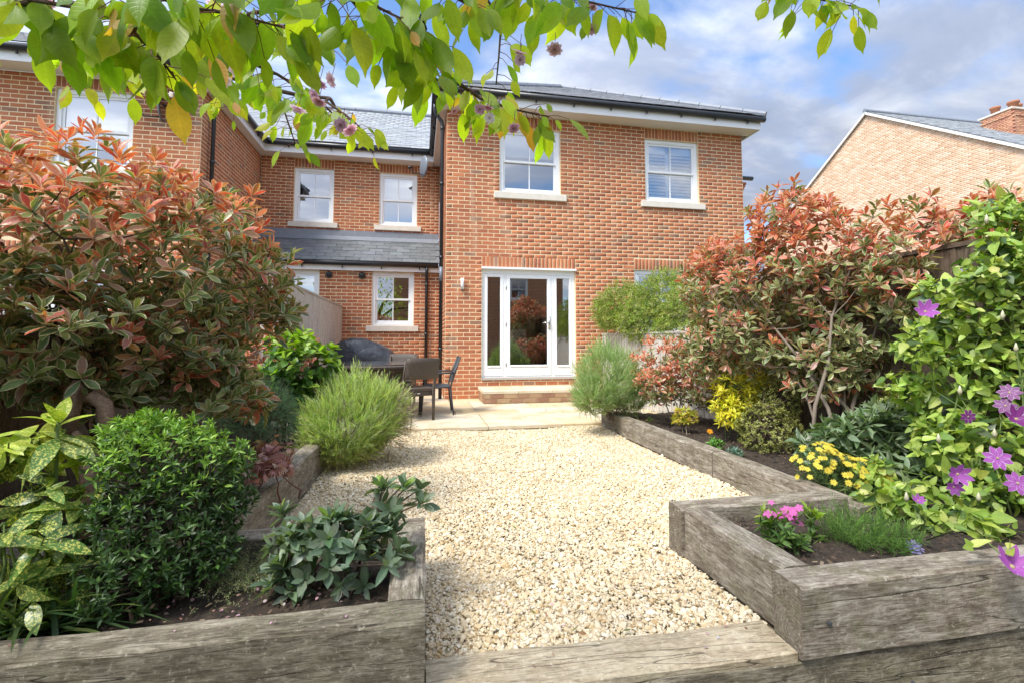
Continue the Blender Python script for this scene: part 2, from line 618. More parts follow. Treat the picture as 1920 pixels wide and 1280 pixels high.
def joined(name, T, P, M, S, C, mat, parent, smooth=True, kind='stuff'):
    n = len(P)
    tv = T['v']
    nv = len(tv)
    V = np.einsum('nij,nkj->nki', M, tv[None] * S[:, None, :]) + P[:, None, :]
    fl = np.concatenate([np.array(f, np.int64) for f in T['f']])
    ft = np.array([len(f) for f in T['f']], np.int32)
    loops = (fl[None] + (np.arange(n) * nv)[:, None]).ravel().astype(np.int32)
    tot = np.tile(ft, n)
    start = np.concatenate([[0], np.cumsum(tot)[:-1]]).astype(np.int32)
    me = bpy.data.meshes.new(name)
    me.vertices.add(n * nv)
    me.vertices.foreach_set('co', V.reshape(-1).astype(np.float32))
    me.loops.add(len(loops))
    me.loops.foreach_set('vertex_index', loops)
    me.polygons.add(len(tot))
    me.polygons.foreach_set('loop_start', start)
    if smooth:
        me.polygons.foreach_set('use_smooth', np.ones(len(tot), bool))
    if T['uv'] is not None:
        ul = me.uv_layers.new(name='UVMap')
        ul.data.foreach_set('uv', np.tile(T['uv'][fl], (n, 1)).ravel().astype(np.float32))
    at_ = me.attributes.new('tint', 'FLOAT_COLOR', 'POINT')
    cc = np.ones((n, nv, 4), np.float32)
    cc[:, :, :3] = C[:, None, :]
    at_.data.foreach_set('color', cc.ravel())
    me.materials.append(mat)
    me.update()
    me.validate()
    o = bpy.data.objects.new(name, me)
    o.color = (0, 0, 0, 1)
    COL.objects.link(o)
    if parent is not None:
        o.parent = parent
    o['kind'] = kind
    return o


def pieces(name, rest, T, P, M, S, C, mat, parent, n_single=300, smooth=True, score=None):
    """P positions, M 3x3 rotations, S scales, C colours"""
    P, M, S, C = (np.asarray(a, float) for a in (P, M, S, C))
    if S.ndim == 1:
        S = np.repeat(S[:, None], 3, 1)
    x, y, z = project(P)
    vis = (z > 0.15) & (x > -20) & (x < 1940) & (y > -20) & (y < 1300)
    size = np.where(vis, S.max(1) / np.maximum(z, 0.1), -1.0)
    if score is not None:
        size = np.where(vis, size * score, -1.0)
    order = np.argsort(-size)
    ns = min(n_single, int((size > 0).sum()))
    for i in order[:ns]:
        o = bpy.data.objects.new(name, single_mesh(T, name, mat, smooth))
        mm = Matrix([[*(M[i][r] * S[i]), P[i][r]] for r in range(3)] + [[0, 0, 0, 1]])
        o.matrix_local = mm
        o.color = (C[i][0], C[i][1], C[i][2], 1)
        COL.objects.link(o)
        o.parent = parent
    k = order[ns:]
    if len(k):
        joined(rest, T, P[k], M[k], S[k], C[k], mat, parent, smooth)


BRICK_T = None


def brick_template():
    b = 0.045
    v, f = [], []
    # box from -0.5..0.5 with a chamfered front (front is -y)
    for (y, e) in ((0.5, 0.0), (-0.38, 0.0), (-0.5, 1.0)):
        ex, ez = 0.012 * e, b * 1.2 * e
        v += [(-0.5 + ex, y, -0.5 + ez), (0.5 - ex, y, -0.5 + ez), (0.5 - ex, y, 0.5 - ez), (-0.5 + ex, y, 0.5 - ez)]
    for r in range(2):
        for i in range(4):
            j = (i + 1) % 4
            f.append((r * 4 + i, r * 4 + 4 + i, r * 4 + 4 + j, r * 4 + j)[::-1])
    f.append((8, 9, 10, 11))
    f.append((3, 2, 1, 0))
    return tmpl('brick', v, f)


BRICK_T = brick_template()
I3 = np.eye(3)


def rotz(a):
    c, s = math.cos(a), math.sin(a)
    return np.array([[c, -s, 0], [s, c, 0], [0, 0, 1.0]])


BRICK_COLS = np.array([(0.46, 0.150, 0.068), (0.42, 0.130, 0.060), (0.50, 0.180, 0.080), (0.38, 0.115, 0.058), (0.48, 0.165, 0.072), (0.44, 0.140, 0.063),
                       (0.27, 0.145, 0.095), (0.32, 0.175, 0.12), (0.46, 0.17, 0.09)])


def brick_wall(root, org, ang, length, z0, z1, holes=(), soldiers=(), n_single=300, keep=None, mul=(1, 1, 1), returns=True, depth=0.10, reveal=0.11, score=None, top=None, mat='brick'):
    """facing brick wall: org its left bottom corner seen from outside, running along angle ang, facing -y in its own frame.
    holes (u0,u1,z0,z1) are openings, soldiers (u0,u1,z0,z1) upright courses above them"""
    A = rotz(ang)
    org = np.array(org, float)
    P, S, C, MM = [], [], [], []
    H, L, J = 0.075, 0.225, 0.0130
    rs = np.random.default_rng(int(abs(org[0] * 100) + abs(ang * 50)) + 3)
    zc, k = z0, 0
    blocks = list(holes) + list(soldiers)
    while zc < z1 - 0.01:
        h = min(H, z1 - zc) - J
        zm = zc + (h + J) / 2
        cuts = sorted((b[0], b[1]) for b in blocks if b[2] - 0.02 < zm < b[3] + 0.02)
        spans, u = [], 0.0
        for a, b in cuts:
            if a > u:
                spans.append((u, a))
            u = max(u, b)
        if u < length:
            spans.append((u, length))
        off = 0.0 if k % 2 == 0 else L / 2
        for a, b in spans:
            u = a
            first = math.ceil((a - off - 1e-6) / L) * L + off
            edges = [a] + [e for e in np.arange(first, b, L) if e > a + 0.05 and e < b - 0.05] + [b]
            for e0, e1 in zip(edges[:-1], edges[1:]):
                um = (e0 + e1) / 2
                if top is not None and zm > top(um):
                    continue
                P.append((um, 0.0, zm))
                S.append((e1 - e0 - J, 0.04, h))
        zc += H
        k += 1
    for (a, b, s0, s1) in soldiers:
        n = max(1, round((b - a) / H))
        for i in range(n):
            P.append((a + (i + 0.5) * (b - a) / n, 0.0, (s0 + s1) / 2))
            S.append(((b - a) / n - J, 0.042, s1 - s0 - J))
    P, S = np.array(P), np.array(S)
    n = len(P)
    ci = rs.choice(len(BRICK_COLS), n, p=[.18, .16, .15, .13, .15, .14, .035, .025, .03])
    C = BRICK_COLS[ci] * rs.uniform(0.9, 1.1, (n, 1)) * np.array(mul)
    if mat == 'brick_pale':
        C = np.array([(0.66, 0.42, 0.29), (0.70, 0.48, 0.35), (0.60, 0.36, 0.24), (0.74, 0.55, 0.43)])[rs.integers(0, 4, n)] * rs.uniform(0.92, 1.08, (n, 1))
    P[:, 1] = 0.02 - 0.0035 + rs.normal(0, 0.0008, n)
    Pw = P @ A.T + org
    Pw[:, 2] = P[:, 2]
    M = np.repeat(A[None], n, 0)
    sc_ = None
    if score is not None:
        sc_ = score(Pw)
    pieces('brick', 'brickwork', BRICK_T, Pw, M, S, C, MATS[mat], root, n_single, False, sc_)
    # mortar face with the openings left out, and the reveals of the openings
    us = sorted({0.0, length, *[x for h_ in holes for x in h_[:2]]})
    zs = sorted({z0, z1, *[x for h_ in holes for x in h_[2:4]]})
    us = [u for u in us if 0 <= u <= length]
    zs = [z for z in zs if z0 <= z <= z1]
    mb = MB()

    def W(u, y, z):
        q = A @ np.array([u, y, 0.0]) + org
        return (q[0], q[1], z)
    for u0, u1 in zip(us[:-1], us[1:]):
        for a, b in zip(zs[:-1], zs[1:]):
            um, zm = (u0 + u1) / 2, (a + b) / 2
            if any(h_[0] < um < h_[1] and h_[2] < zm < h_[3] for h_ in holes):
                continue
            if top is not None:
                if top(um) <= a and top(u0) <= a and top(u1) <= a:
                    continue
                nn = 24
                for q in range(nn):
                    ua, ub = u0 + (u1 - u0) * q / nn, u0 + (u1 - u0) * (q + 1) / nn
                    mb.quad(W(ua, 0, a), W(ub, 0, a), W(ub, 0, max(a, min(b, top(ub)))), W(ua, 0, max(a, min(b, top(ua)))))
                continue
            mb.quad(W(u0, 0, a), W(u1, 0, a), W(u1, 0, b), W(u0, 0, b))
    if top is None:
        for (u0, u1, a, b) in holes:
            a = max(a, z0)
            mb.quad(W(u0, 0, a), W(u0, reveal, a), W(u0, reveal, b), W(u0, 0, b))
            mb.quad(W(u1, reveal, a), W(u1, 0, a), W(u1, 0, b), W(u1, reveal, b))
            mb.quad(W(u0, 0, b), W(u1, 0, b), W(u1, reveal, b), W(u0, reveal, b))
    mb.build('mortar_face', MATS['mortar'], root)



# ------------------------------------------------------------------ ground, soil, patio
g = MB()
g.quad((-300, -300, -0.62), (300, -300, -0.62), (300, 1.75, -0.62), (-300, 1.75, -0.62))
g.quad((-300, 1.75, -0.62), (300, 1.75, -0.62), (300, 1.75, -0.10), (-300, 1.75, -0.10))
g.quad((-300, 1.75, -0.10), (300, 1.75, -0.10), (300, 600, -0.10), (-300, 600, -0.10))
tag(g.build('ground', MATS['ground_turf']), kind='structure')

WORLD_BUILT = []


def thing(name, loc, label, cat, group=None):
    o = empty(name, loc)
    tag(o, label, cat, group)
    WORLD_BUILT.append(o)
    return o


BOX_T = tmpl('slab', [(x, y, z) for z in (-.5, .5) for (x, y) in ((-.5, -.5), (.5, -.5), (.5, .5), (-.5, .5))],
             [(3, 2, 1, 0), (4, 5, 6, 7), (0, 1, 5, 4), (1, 2, 6, 5), (2, 3, 7, 6), (3, 0, 4, 7)])


def bev_box(bx, by, bz):
    """unit box whose top edges are chamfered by the given fractions"""
    v = []
    for z, ex, ey in ((-.5, 0, 0), (.5 - bz, 0, 0), (.5, bx, by)):
        v += [(-.5 + ex, -.5 + ey, z), (.5 - ex, -.5 + ey, z), (.5 - ex, .5 - ey, z), (-.5 + ex, .5 - ey, z)]
    f = [(3, 2, 1, 0), (8, 9, 10, 11)]
    for r in range(2):
        for i in range(4):
            j = (i + 1) % 4
            f.append((r * 4 + i, r * 4 + j, r * 4 + 4 + j, r * 4 + 4 + i))
    return v, f


SLAB_T = tmpl('paving_slab', *bev_box(0.008, 0.012, 0.15))


def make_patio():
    mb = MB()
    mb.box(-1.66, 3.55, 6.07, 11.0, -0.09, -0.035)
    root = tag(mb.build('patio', MATS['gravel_bed']), kind='structure')
    P, S, C = [], [], []
    rows = [(6.055, 6.50), (6.50, 7.10), (7.10, 7.55), (7.55, 8.15), (8.15, 8.60), (8.60, 9.2), (9.2, 9.65), (9.65, 10.25), (10.25, 10.99)]
    pats = [[0.62, 0.95, 0.95, 0.95, 0.62, 0.95, .5], [0.95, 0.62, 0.95, 0.62, 0.95, 0.95, .4], [0.62, 0.62, 0.95, 0.95, 0.62, 0.95, 0.7]]
    rs = np.random.default_rng(5)
    for i, (a, b) in enumerate(rows):
        x = -1.65
        for wd in pats[i % 3]:
            x1 = min(x + wd, 3.54)
            if x1 - x > 0.1:
                P.append(((x + x1) / 2, (a + b) / 2, -0.0225 + rs.normal(0, 0.0012)))
                S.append((x1 - x - 0.011, b - a - 0.011, 0.045))
                k = rs.uniform(0.90, 1.06)
                base = (0.62, 0.54, 0.40) if rs.random() < .7 else (0.58, 0.47, 0.30)
                C.append(tuple(q * k for q in base))
            x = x1
    pieces('paving_slab', 'paving_rest', SLAB_T, P, np.repeat(I3[None], len(P), 0), S, C, MATS['paving'], root, 300, False)


make_patio()

# ------------------------------------------------------------------ windows and doors
WHITE, GLASS = MATS['white_gloss'], MATS['glass']


def sash_window(root, x0, x1, z0, z1, Y, blind=None, sill=True, sgn=-1, rec=0.045, vent=True):
    """vertical sliding sash set in a wall that faces sgn*y at depth Y"""
    def bx(mb, a, b, d0, d1, c, d):       # d0 < d1: depth behind the wall face
        ya, yb = Y - sgn * d0, Y - sgn * d1
        mb.box(a, b, min(ya, yb), max(ya, yb), c, d)
        return mb
    fw = 0.075
    mb = MB()
    bx(mb, x0, x0 + fw, rec, rec + 0.09, z0, z1)
    bx(mb, x1 - fw, x1, rec, rec + 0.09, z0, z1)
    bx(mb, x0 + fw, x1 - fw, rec, rec + 0.09, z1 - fw, z1)
    bx(mb, x0 + fw, x1 - fw, rec - 0.004, rec + 0.09, z0, z0 + 0.05)
    win = mb.build('window', WHITE, root, bevel=0.004)
    zm = (z0 + z1) / 2 - 0.01
    a, b = x0 + fw, x1 - fw
    xm = (a + b) / 2
    sw = 0.042
    for (lo, hi, d) in ((zm - 0.02, z1 - fw, rec + 0.022), (z0 + 0.05, zm + 0.02, rec + 0.052)):
        s = MB()
        bx(s, a, a + sw, d, d + 0.028, lo, hi)
        bx(s, b - sw, b, d, d + 0.028, lo, hi)
        bx(s, a + sw, b - sw, d, d + 0.028, hi - (0.042 if hi < z1 - 0.2 else 0.04), hi)
        bx(s, a + sw, b - sw, d, d + 0.028, lo, lo + (0.042 if lo > z0 + 0.2 else 0.065))
        s.build('sash', WHITE, win)
        l2, h2 = lo + 0.042, hi - 0.04
        bx(MB(), xm - 0.010, xm + 0.010, d + 0.004, d + 0.024, l2, h2).build('glazing_bar', WHITE, win)
        for (p, q) in ((a + sw, xm - 0.010), (xm + 0.010, b - sw)):
            y = Y - sgn * (d + 0.013)
            pm = MB()
            if sgn < 0:
                pm.quad((p, y, l2), (q, y, l2), (q, y, h2), (p, y, h2))
            else:
                pm.quad((q, y, l2), (p, y, l2), (p, y, h2), (q, y, h2))
            pm.build('pane', GLASS, win)
    if vent:
        bx(MB(), xm - 0.19, xm + 0.19, rec - 0.012, rec + 0.001, z1 - 0.055, z1 - 0.038).build('trickle_vent', WHITE, win)
    if sill:
        bx(MB(), x0 - 0.11, x1 + 0.11, -0.055, 0.10, z0 - 0.13, z0 - 0.004).build('sill', MATS['sill_stone'], win, bevel=0.008)
    if blind:
        kind, frac = blind
        y = rec + 0.092
        if kind == 'shutter':
            sm = MB()
            bx(sm, x0 + 0.03, x0 + 0.10, y, y + 0.03, z0 + 0.03, z1 - 0.03)
            bx(sm, x1 - 0.10, x1 - 0.03, y, y + 0.03, z0 + 0.03, z1 - 0.03)
            bx(sm, xm - 0.075, xm + 0.03, y, y + 0.03, z0 + 0.03, z1 - 0.03)
            bx(sm, x0 + 0.10, x1 - 0.10, y, y + 0.03, zm - 0.04, zm + 0.03)
            bx(sm, x0 + 0.10, x1 - 0.10, y, y + 0.03, z1 - 0.25, z1 - 0.03)
            bx(sm, x0 + 0.10, x1 - 0.10, y, y + 0.03, z0 + 0.03, z0 + 0.10)
            sm.build('shutter_frame', MATS['white_paint'], win)
            for lo, hi in ((z0 + 0.11, zm - 0.05), (zm + 0.04, z1 - 0.26)):
                k = int((hi - lo) / 0.062)
                for i in range(k):
                    zc = lo + (i + 0.5) * (hi - lo) / k
                    for p, q in ((x0 + 0.10, xm - 0.075), (xm + 0.03, x1 - 0.10)):
                        MB().bar((p, Y - sgn * (y + 0.015), zc), (q, Y - sgn * (y + 0.015), zc), 0.056, 0.008, (0, 0.78 * sgn, 0.62)).build('louvre', MATS['white_paint'], win)
        else:
            zt = z0 + (z1 - z0) * (1 - frac)
            bx(MB(), x0 + 0.02, x1 - 0.02, y, y + 0.01, zt, z1 - 0.02).build('blind', MATS['interior_pale'], win)
    return win


def shell(root, x0, x1, y0, y1, z0, z1, mids=()):
    """rooms behind an outer wall: open towards the wall"""
    mb = MB()
    mb.quad((x0, y1, z0), (x1, y1, z0), (x1, y1, z1), (x0, y1, z1))
    mb.quad((x0, y0, z0), (x0, y1, z0), (x0, y1, z1), (x0, y0, z1))
    mb.quad((x1, y1, z0), (x1, y0, z0), (x1, y0, z1), (x1, y1, z1))
    mb.quad((x0, y0, z0), (x1, y0, z0), (x1, y1, z0), (x0, y1, z0))
    mb.quad((x0, y1, z1), (x1, y1, z1), (x1, y0, z1), (x0, y0, z1))
    for m in mids:
        mb.box(x0 + .01, x1 - .01, y0 + .02, y1 - .01, m - 0.1, m + 0.1)
    mb.build('room_lining', MATS['interior_wall'], root)


SLATE_T = tmpl('slate', *bev_box(0.006, 0.008, 0.4))


def slates(root, org, udir, sdir, ulen, slen, inside, wid=0.30, exp_=0.20, n_single=200, tone=(0.20, 0.215, 0.23), thick=0.008, seed=1, var=0.12):
    """roof slates in half-bond rows; udir along the eave, sdir up the slope"""
    u = np.array(udir, float)
    u /= np.linalg.norm(u)
    s = np.array(sdir, float)
    s /= np.linalg.norm(s)
    nrm = np.cross(u, s)
    tilt = 0.035
    s2 = s * math.cos(tilt) - nrm * math.sin(tilt)
    n2 = np.cross(u, s2)
    M = np.stack([u, s2, n2], 1)
    rs = np.random.default_rng(seed)
    P, S, C = [], [], []
    k = 0
    while k * exp_ < slen:
        off = (k % 2) * wid / 2
        x = -off
        while x < ulen:
            um, sm = x + wid / 2, k * exp_ + exp_ * 0.75
            if inside(um, sm):
                P.append(np.array(org) + u * um + s * sm + nrm * 0.012 + rs.normal(0, 0.0015) * nrm)
                S.append((wid - 0.006, exp_ * 1.5, thick))
                C.append(np.array(tone) * rs.uniform(1 - var, 1 + var) * (1 + rs.normal(0, 0.012, 3)))
            x += wid
        k += 1
    pieces('slate', 'slating', SLATE_T, P, np.repeat(M[None], len(P), 0), np.array(S), C, MATS['slate'], root, n_single, False)


def ridge_tiles(root, a, b, r=0.11, step=0.45, mat='slate_tile'):
    a, b = Vector(a), Vector(b)
    n = max(1, int((b - a).length / step))
    for i in range(n):
        p, q = a.lerp(b, i / n), a.lerp(b, (i + 0.975) / n)
        mb = MB()
        mb.tube([p, q], [r, r * 0.96], 8)
        mb.build('ridge_tile', MATS['lead'], root)


def gutter(root, a, b, r=0.058, brackets=4, mat='black_plastic', out=(0, -1, 0)):
    a, b = Vector(a), Vector(b)
    o = MB().tube([a, b], r, 10).build('gutter', MATS[mat], root, True)
    for i in range(brackets):
        p = a.lerp(b, (i + 0.5) / brackets)
        q = Vector(out)
        MB().bar(p + Vector((0, 0, -0.02)), p + Vector((0, 0, -0.105)) - q * 0.02, 0.025, 0.03).build('gutter_bracket', MATS[mat], o)
    return o


def downpipe(root, pts, r=0.034, clips=()):
    o = MB().tube(pts, r, 10).build('downpipe', MATS['black_plastic'], root, True)
    for c in clips:
        MB().tube([(c[0], c[1], c[2] - .03), (c[0], c[1], c[2] + .03)], r + 0.008, 10).build('pipe_clip', MATS['black_plastic'], o, True)
    return o


WF, EZ = 8.93, 5.40          # face of the projecting wings, height of the eaves soffit


def main_house():
    h = thing('brick_house', (3.58, WF, 0), 'red brick house wing with white glazed garden door and two white sash windows above', 'house')
    xl, xr = 0.47, 6.69
    W1, W2 = (1.48, 2.685, 3.88, 5.165), (4.475, 5.665, 3.87, 5.165)
    W3 = (4.20, 5.42, 1.22, 2.46)
    D = (1.145, 2.970, 0.372, 2.412)
    hl = [(a - xl, b - xl, c, d) for a, b, c, d in (W1, W2, W3, D)]
    so = [(W1[0] - xl, W1[1] - xl, W1[3], EZ - .012), (W2[0] - xl, W2[1] - xl, W2[3], EZ - .012), (W3[0] - xl, W3[1] - xl, W3[3], W3[3] + .225), (D[0] - xl, D[1] - xl, D[3], D[3] + .225)]
    sc_ = lambda P: np.where((P[:, 0] > 3.6) & (P[:, 2] < 2.3), 0.01, 1.0)
    brick_wall(h, (xl, WF, 0), 0.0, xr - xl, 0.0, EZ, hl, so, 300, score=sc_)
    brick_wall(h, (xl, 12.03, 0), R(-90), 12.03 - WF, 0.0, EZ, (), (), 0)
    MB().box(xr - 0.02, xr - 0.005, WF + .01, 15, 0, EZ).build('side_wall', MATS['mortar'], h)
    shell(h, xl + 0.03, xr - 0.03, WF + 0.012, 12.5, 0.30, EZ - 0.02, (2.75,))
    sash_window(h, *W1[:2], *W1[2:], WF, ('roller', 0.42))
    sash_window(h, *W2[:2], *W2[2:], WF, ('shutter', 1))
    sash_window(h, *W3[:2], *W3[2:], WF, ('roller', 1.0))
    # eaves
    ov, so_ = 0.36, 0.15
    MB().box(xl - so_, xr + so_, WF - ov, WF - .004, EZ, EZ + 0.015).build('soffit', MATS['soffit_paint'], h)
    MB().box(xl - so_, xl - 0.004, WF, 12.0, EZ, EZ + 0.015).build('soffit', MATS['soffit_paint'], h)
    MB().box(xl - so_ - .02, xr + so_ + .02, WF - ov - 0.022, WF - ov - .001, EZ - 0.02, EZ + 0.20).build('fascia', MATS['white_paint'], h)
    MB().box(xl - so_ - .021, xl - so_ - .001, WF - ov, 11.75, EZ - 0.02, EZ + 0.20).build('fascia', MATS['white_paint'], h)
    MB().box(xr + so_ + .001, xr + so_ + .021, WF - ov, 14, EZ - 0.02, EZ + 0.20).build('fascia', MATS['white_paint'], h)
    ge = WF - ov - 0.075
    gutter(h, (xl - so_ - .07, ge, EZ + .19), (xr + so_ + .07, ge, EZ + .17), 0.06, 9)
    gutter(h, (xl - so_ - .075, ge, EZ + .19), (xl - so_ - .075, 11.62, EZ + .17), 0.06, 3, out=(-1, 0, 0))
    # hipped roof
    ey = WF - ov - 0.10
    ez = EZ + 0.245
    x0, x1 = xl - so_ - .1, xr + so_ + .1
    xm = (x0 + x1) / 2
    ay, az = ey + (x1 - x0) / 2, ez + 0.6 * (x1 - x0) / 2
    rb = MB()
    rb.poly([(x0, ey, ez), (x1, ey, ez), (xm, ay, az)])
    rb.poly([(x0, 16, ez), (x0, ey, ez), (xm, ay, az), (xm, 16, az)])
    rb.poly([(x1, ey, ez), (x1, 16, ez), (xm, 16, az), (xm, ay, az)])
    rb.poly([(x0, ey, ez - .012), (x0, 16, ez - .012), (x1, 16, ez - .012), (x1, ey, ez - .012)])
    roof = rb.build('roof', MATS['lead'], h)
    sl = math.hypot(ay - ey, az - ez)
    wd = x1 - x0
    slates(roof, (x0, ey, ez), (1, 0, 0), (0, ay - ey, az - ez), wd, sl, lambda u, s: (u - wd / 2) < (1 - s / sl) * wd / 2 - .02 and (wd / 2 - u) < (1 - s / sl) * wd / 2 - .02, 0.25, 0.2, 260, (0.30, 0.305, 0.32))
    ridge_tiles(roof, (x1, ey + .02, ez + .03), (xm, ay, az + .03), 0.07)
    ridge_tiles(roof, (x0, ey + .02, ez + .03), (xm, ay, az + .03), 0.07)
    # pipe from the side gutter down beside the corner
    px, py = 0.395, 9.03
    d = downpipe(h, [(0.245, 8.99, EZ + .15), (0.245, 8.99, EZ + 0.02), (0.27, 9.0, EZ - .06), (0.375, 9.025, EZ - .20), (px, py, EZ - .29), (px, py, 0.0)], 0.034,
                 [(px, py, EZ - .33), (px, py, 4.0), (px, py, 2.6), (px, py, 0.9)])
    MB().tube([(px, py, 2.16), (px, py, 2.42)], 0.037, 10).build('pipe_sleeve', MATS['grey_plastic'], d, True)
    # wall lamp and boiler vent
    lm = MB().box(0.755, 0.80, WF - .03, WF - .008, 1.98, 2.06).build('wall_lamp', MATS['chrome'], h)
    MB().tube([(0.777, WF - 0.06, 2.00), (0.777, WF - 0.06, 2.20)], 0.03, 12).build('lamp_tube', MATS['white_paint'], lm, True)
    # garden door between two side lights
    Y = WF + 0.05
    dr = MB()
    xa, xb, xc, xd = 1.145, 1.590, 2.520, 2.970
    z0, z1 = D[2], D[3]
    dr.box(xa, xa + .06, Y, Y + .08, z0, z1)
    dr.box(xd - .06, xd, Y, Y + .08, z0, z1)
    dr.box(xa + .06, xd - .06, Y, Y + .08, z1 - .10, z1)
    dr.box(xb - .03, xb + .025, Y, Y + .08, z0 + .03, z1 - .10)
    dr.box(xc - .025, xc + .03, Y, Y + .08, z0 + .03, z1 - .10)
    dr.box(xa + .06, xd - .06, Y, Y + .08, z0, z0 + .03)
    fr = dr.build('door_frame', WHITE, h, bevel=0.004)
    MB().box(xa - .01, xd + .01, WF - .05, WF + .05, z1 - .015, z1 + .02).build('drip_board', WHITE, fr)
    MB().box(xa, xd, WF - .03, WF + .049, z0 - .035, z0 - .002).build('threshold', MATS['linen'], fr)
    for (a, b, nm) in ((xa + .06, xb - .03, 'side_light'), (xb + .028, xc - .028, 'door'), (xc + .03, xd - .06, 'side_light')):
        st = 0.072 if nm == 'door' else 0.055
        br = 0.20 if nm == 'door' else 0.19
        p = MB()
        p.box(a, a + st, Y - .008, Y + .045, z0 + .032, z1 - .103)
        p.box(b - st, b, Y - .008, Y + .045, z0 + .032, z1 - .103)
        p.box(a + st, b - st, Y - .008, Y + .045, z1 - .103 - st, z1 - .103)
        p.box(a + st, b - st, Y - .008, Y + .045, z0 + .032, z0 + .032 + br)
        p.box(a + st, b - st, Y - .022, Y - .009, z0 + .032 + br - .03, z0 + .032 + br - .005)
        leaf = p.build(nm, WHITE, h, bevel=0.004)
        q = MB()
        zb, zt = z0 + .032 + br, z1 - .103 - st
        q.quad((a + st, Y + .02, zb), (b - st, Y + .02, zb), (b - st, Y + .02, zt), (a + st, Y + .02, zt))
        q.build('pane', GLASS, leaf)
        if nm == 'door':
            hz = z0 + 1.02
            hb = MB()
            hb.box(b - .052, b - .022, Y - .02, Y - .008, hz - .12, hz + .12)
            hb.tube([(b - .037, Y - .02, hz), (b - .037, Y - .065, hz)], .01, 8)
            hb.tube([(b - .037, Y - .06, hz), (b - .15, Y - .06, hz + .003)], .009, 8)
            hb.build('door_handle', MATS['chrome'], leaf, True)
            for zz_ in (z0 + .25, z0 + 1.0, z1 - .35):
                MB().tube([(a - .004, Y - .014, zz_ - .045), (a - .004, Y - .014, zz_ + .045)], .008, 8).build('hinge', MATS['chrome'], leaf, True)
    # lower rear part that shows past the right corner
    MB().box(6.72, 8.72, 12.0, 14.0, 0, 5.55).build('rear_wing', MATS['mortar'], h)
    P, S, C = [], [], []
    for k in range(7):
        for i in range(3):
            P.append((8.98 - i * .225 - k * .035, 11.995, 5.5 - k * .075))
            S.append((.215, .04, .065))
            C.append(BRICK_COLS[(k * 3 + i) % 6])
    pieces('brick', 'brickwork', BRICK_T, P, np.repeat(I3[None], len(P), 0), S, C, MATS['brick'], h, 0, False)
    gutter(h, (6.9, 11.9, 5.62), (9.22, 11.9, 5.62), 0.06, 2)
    return h


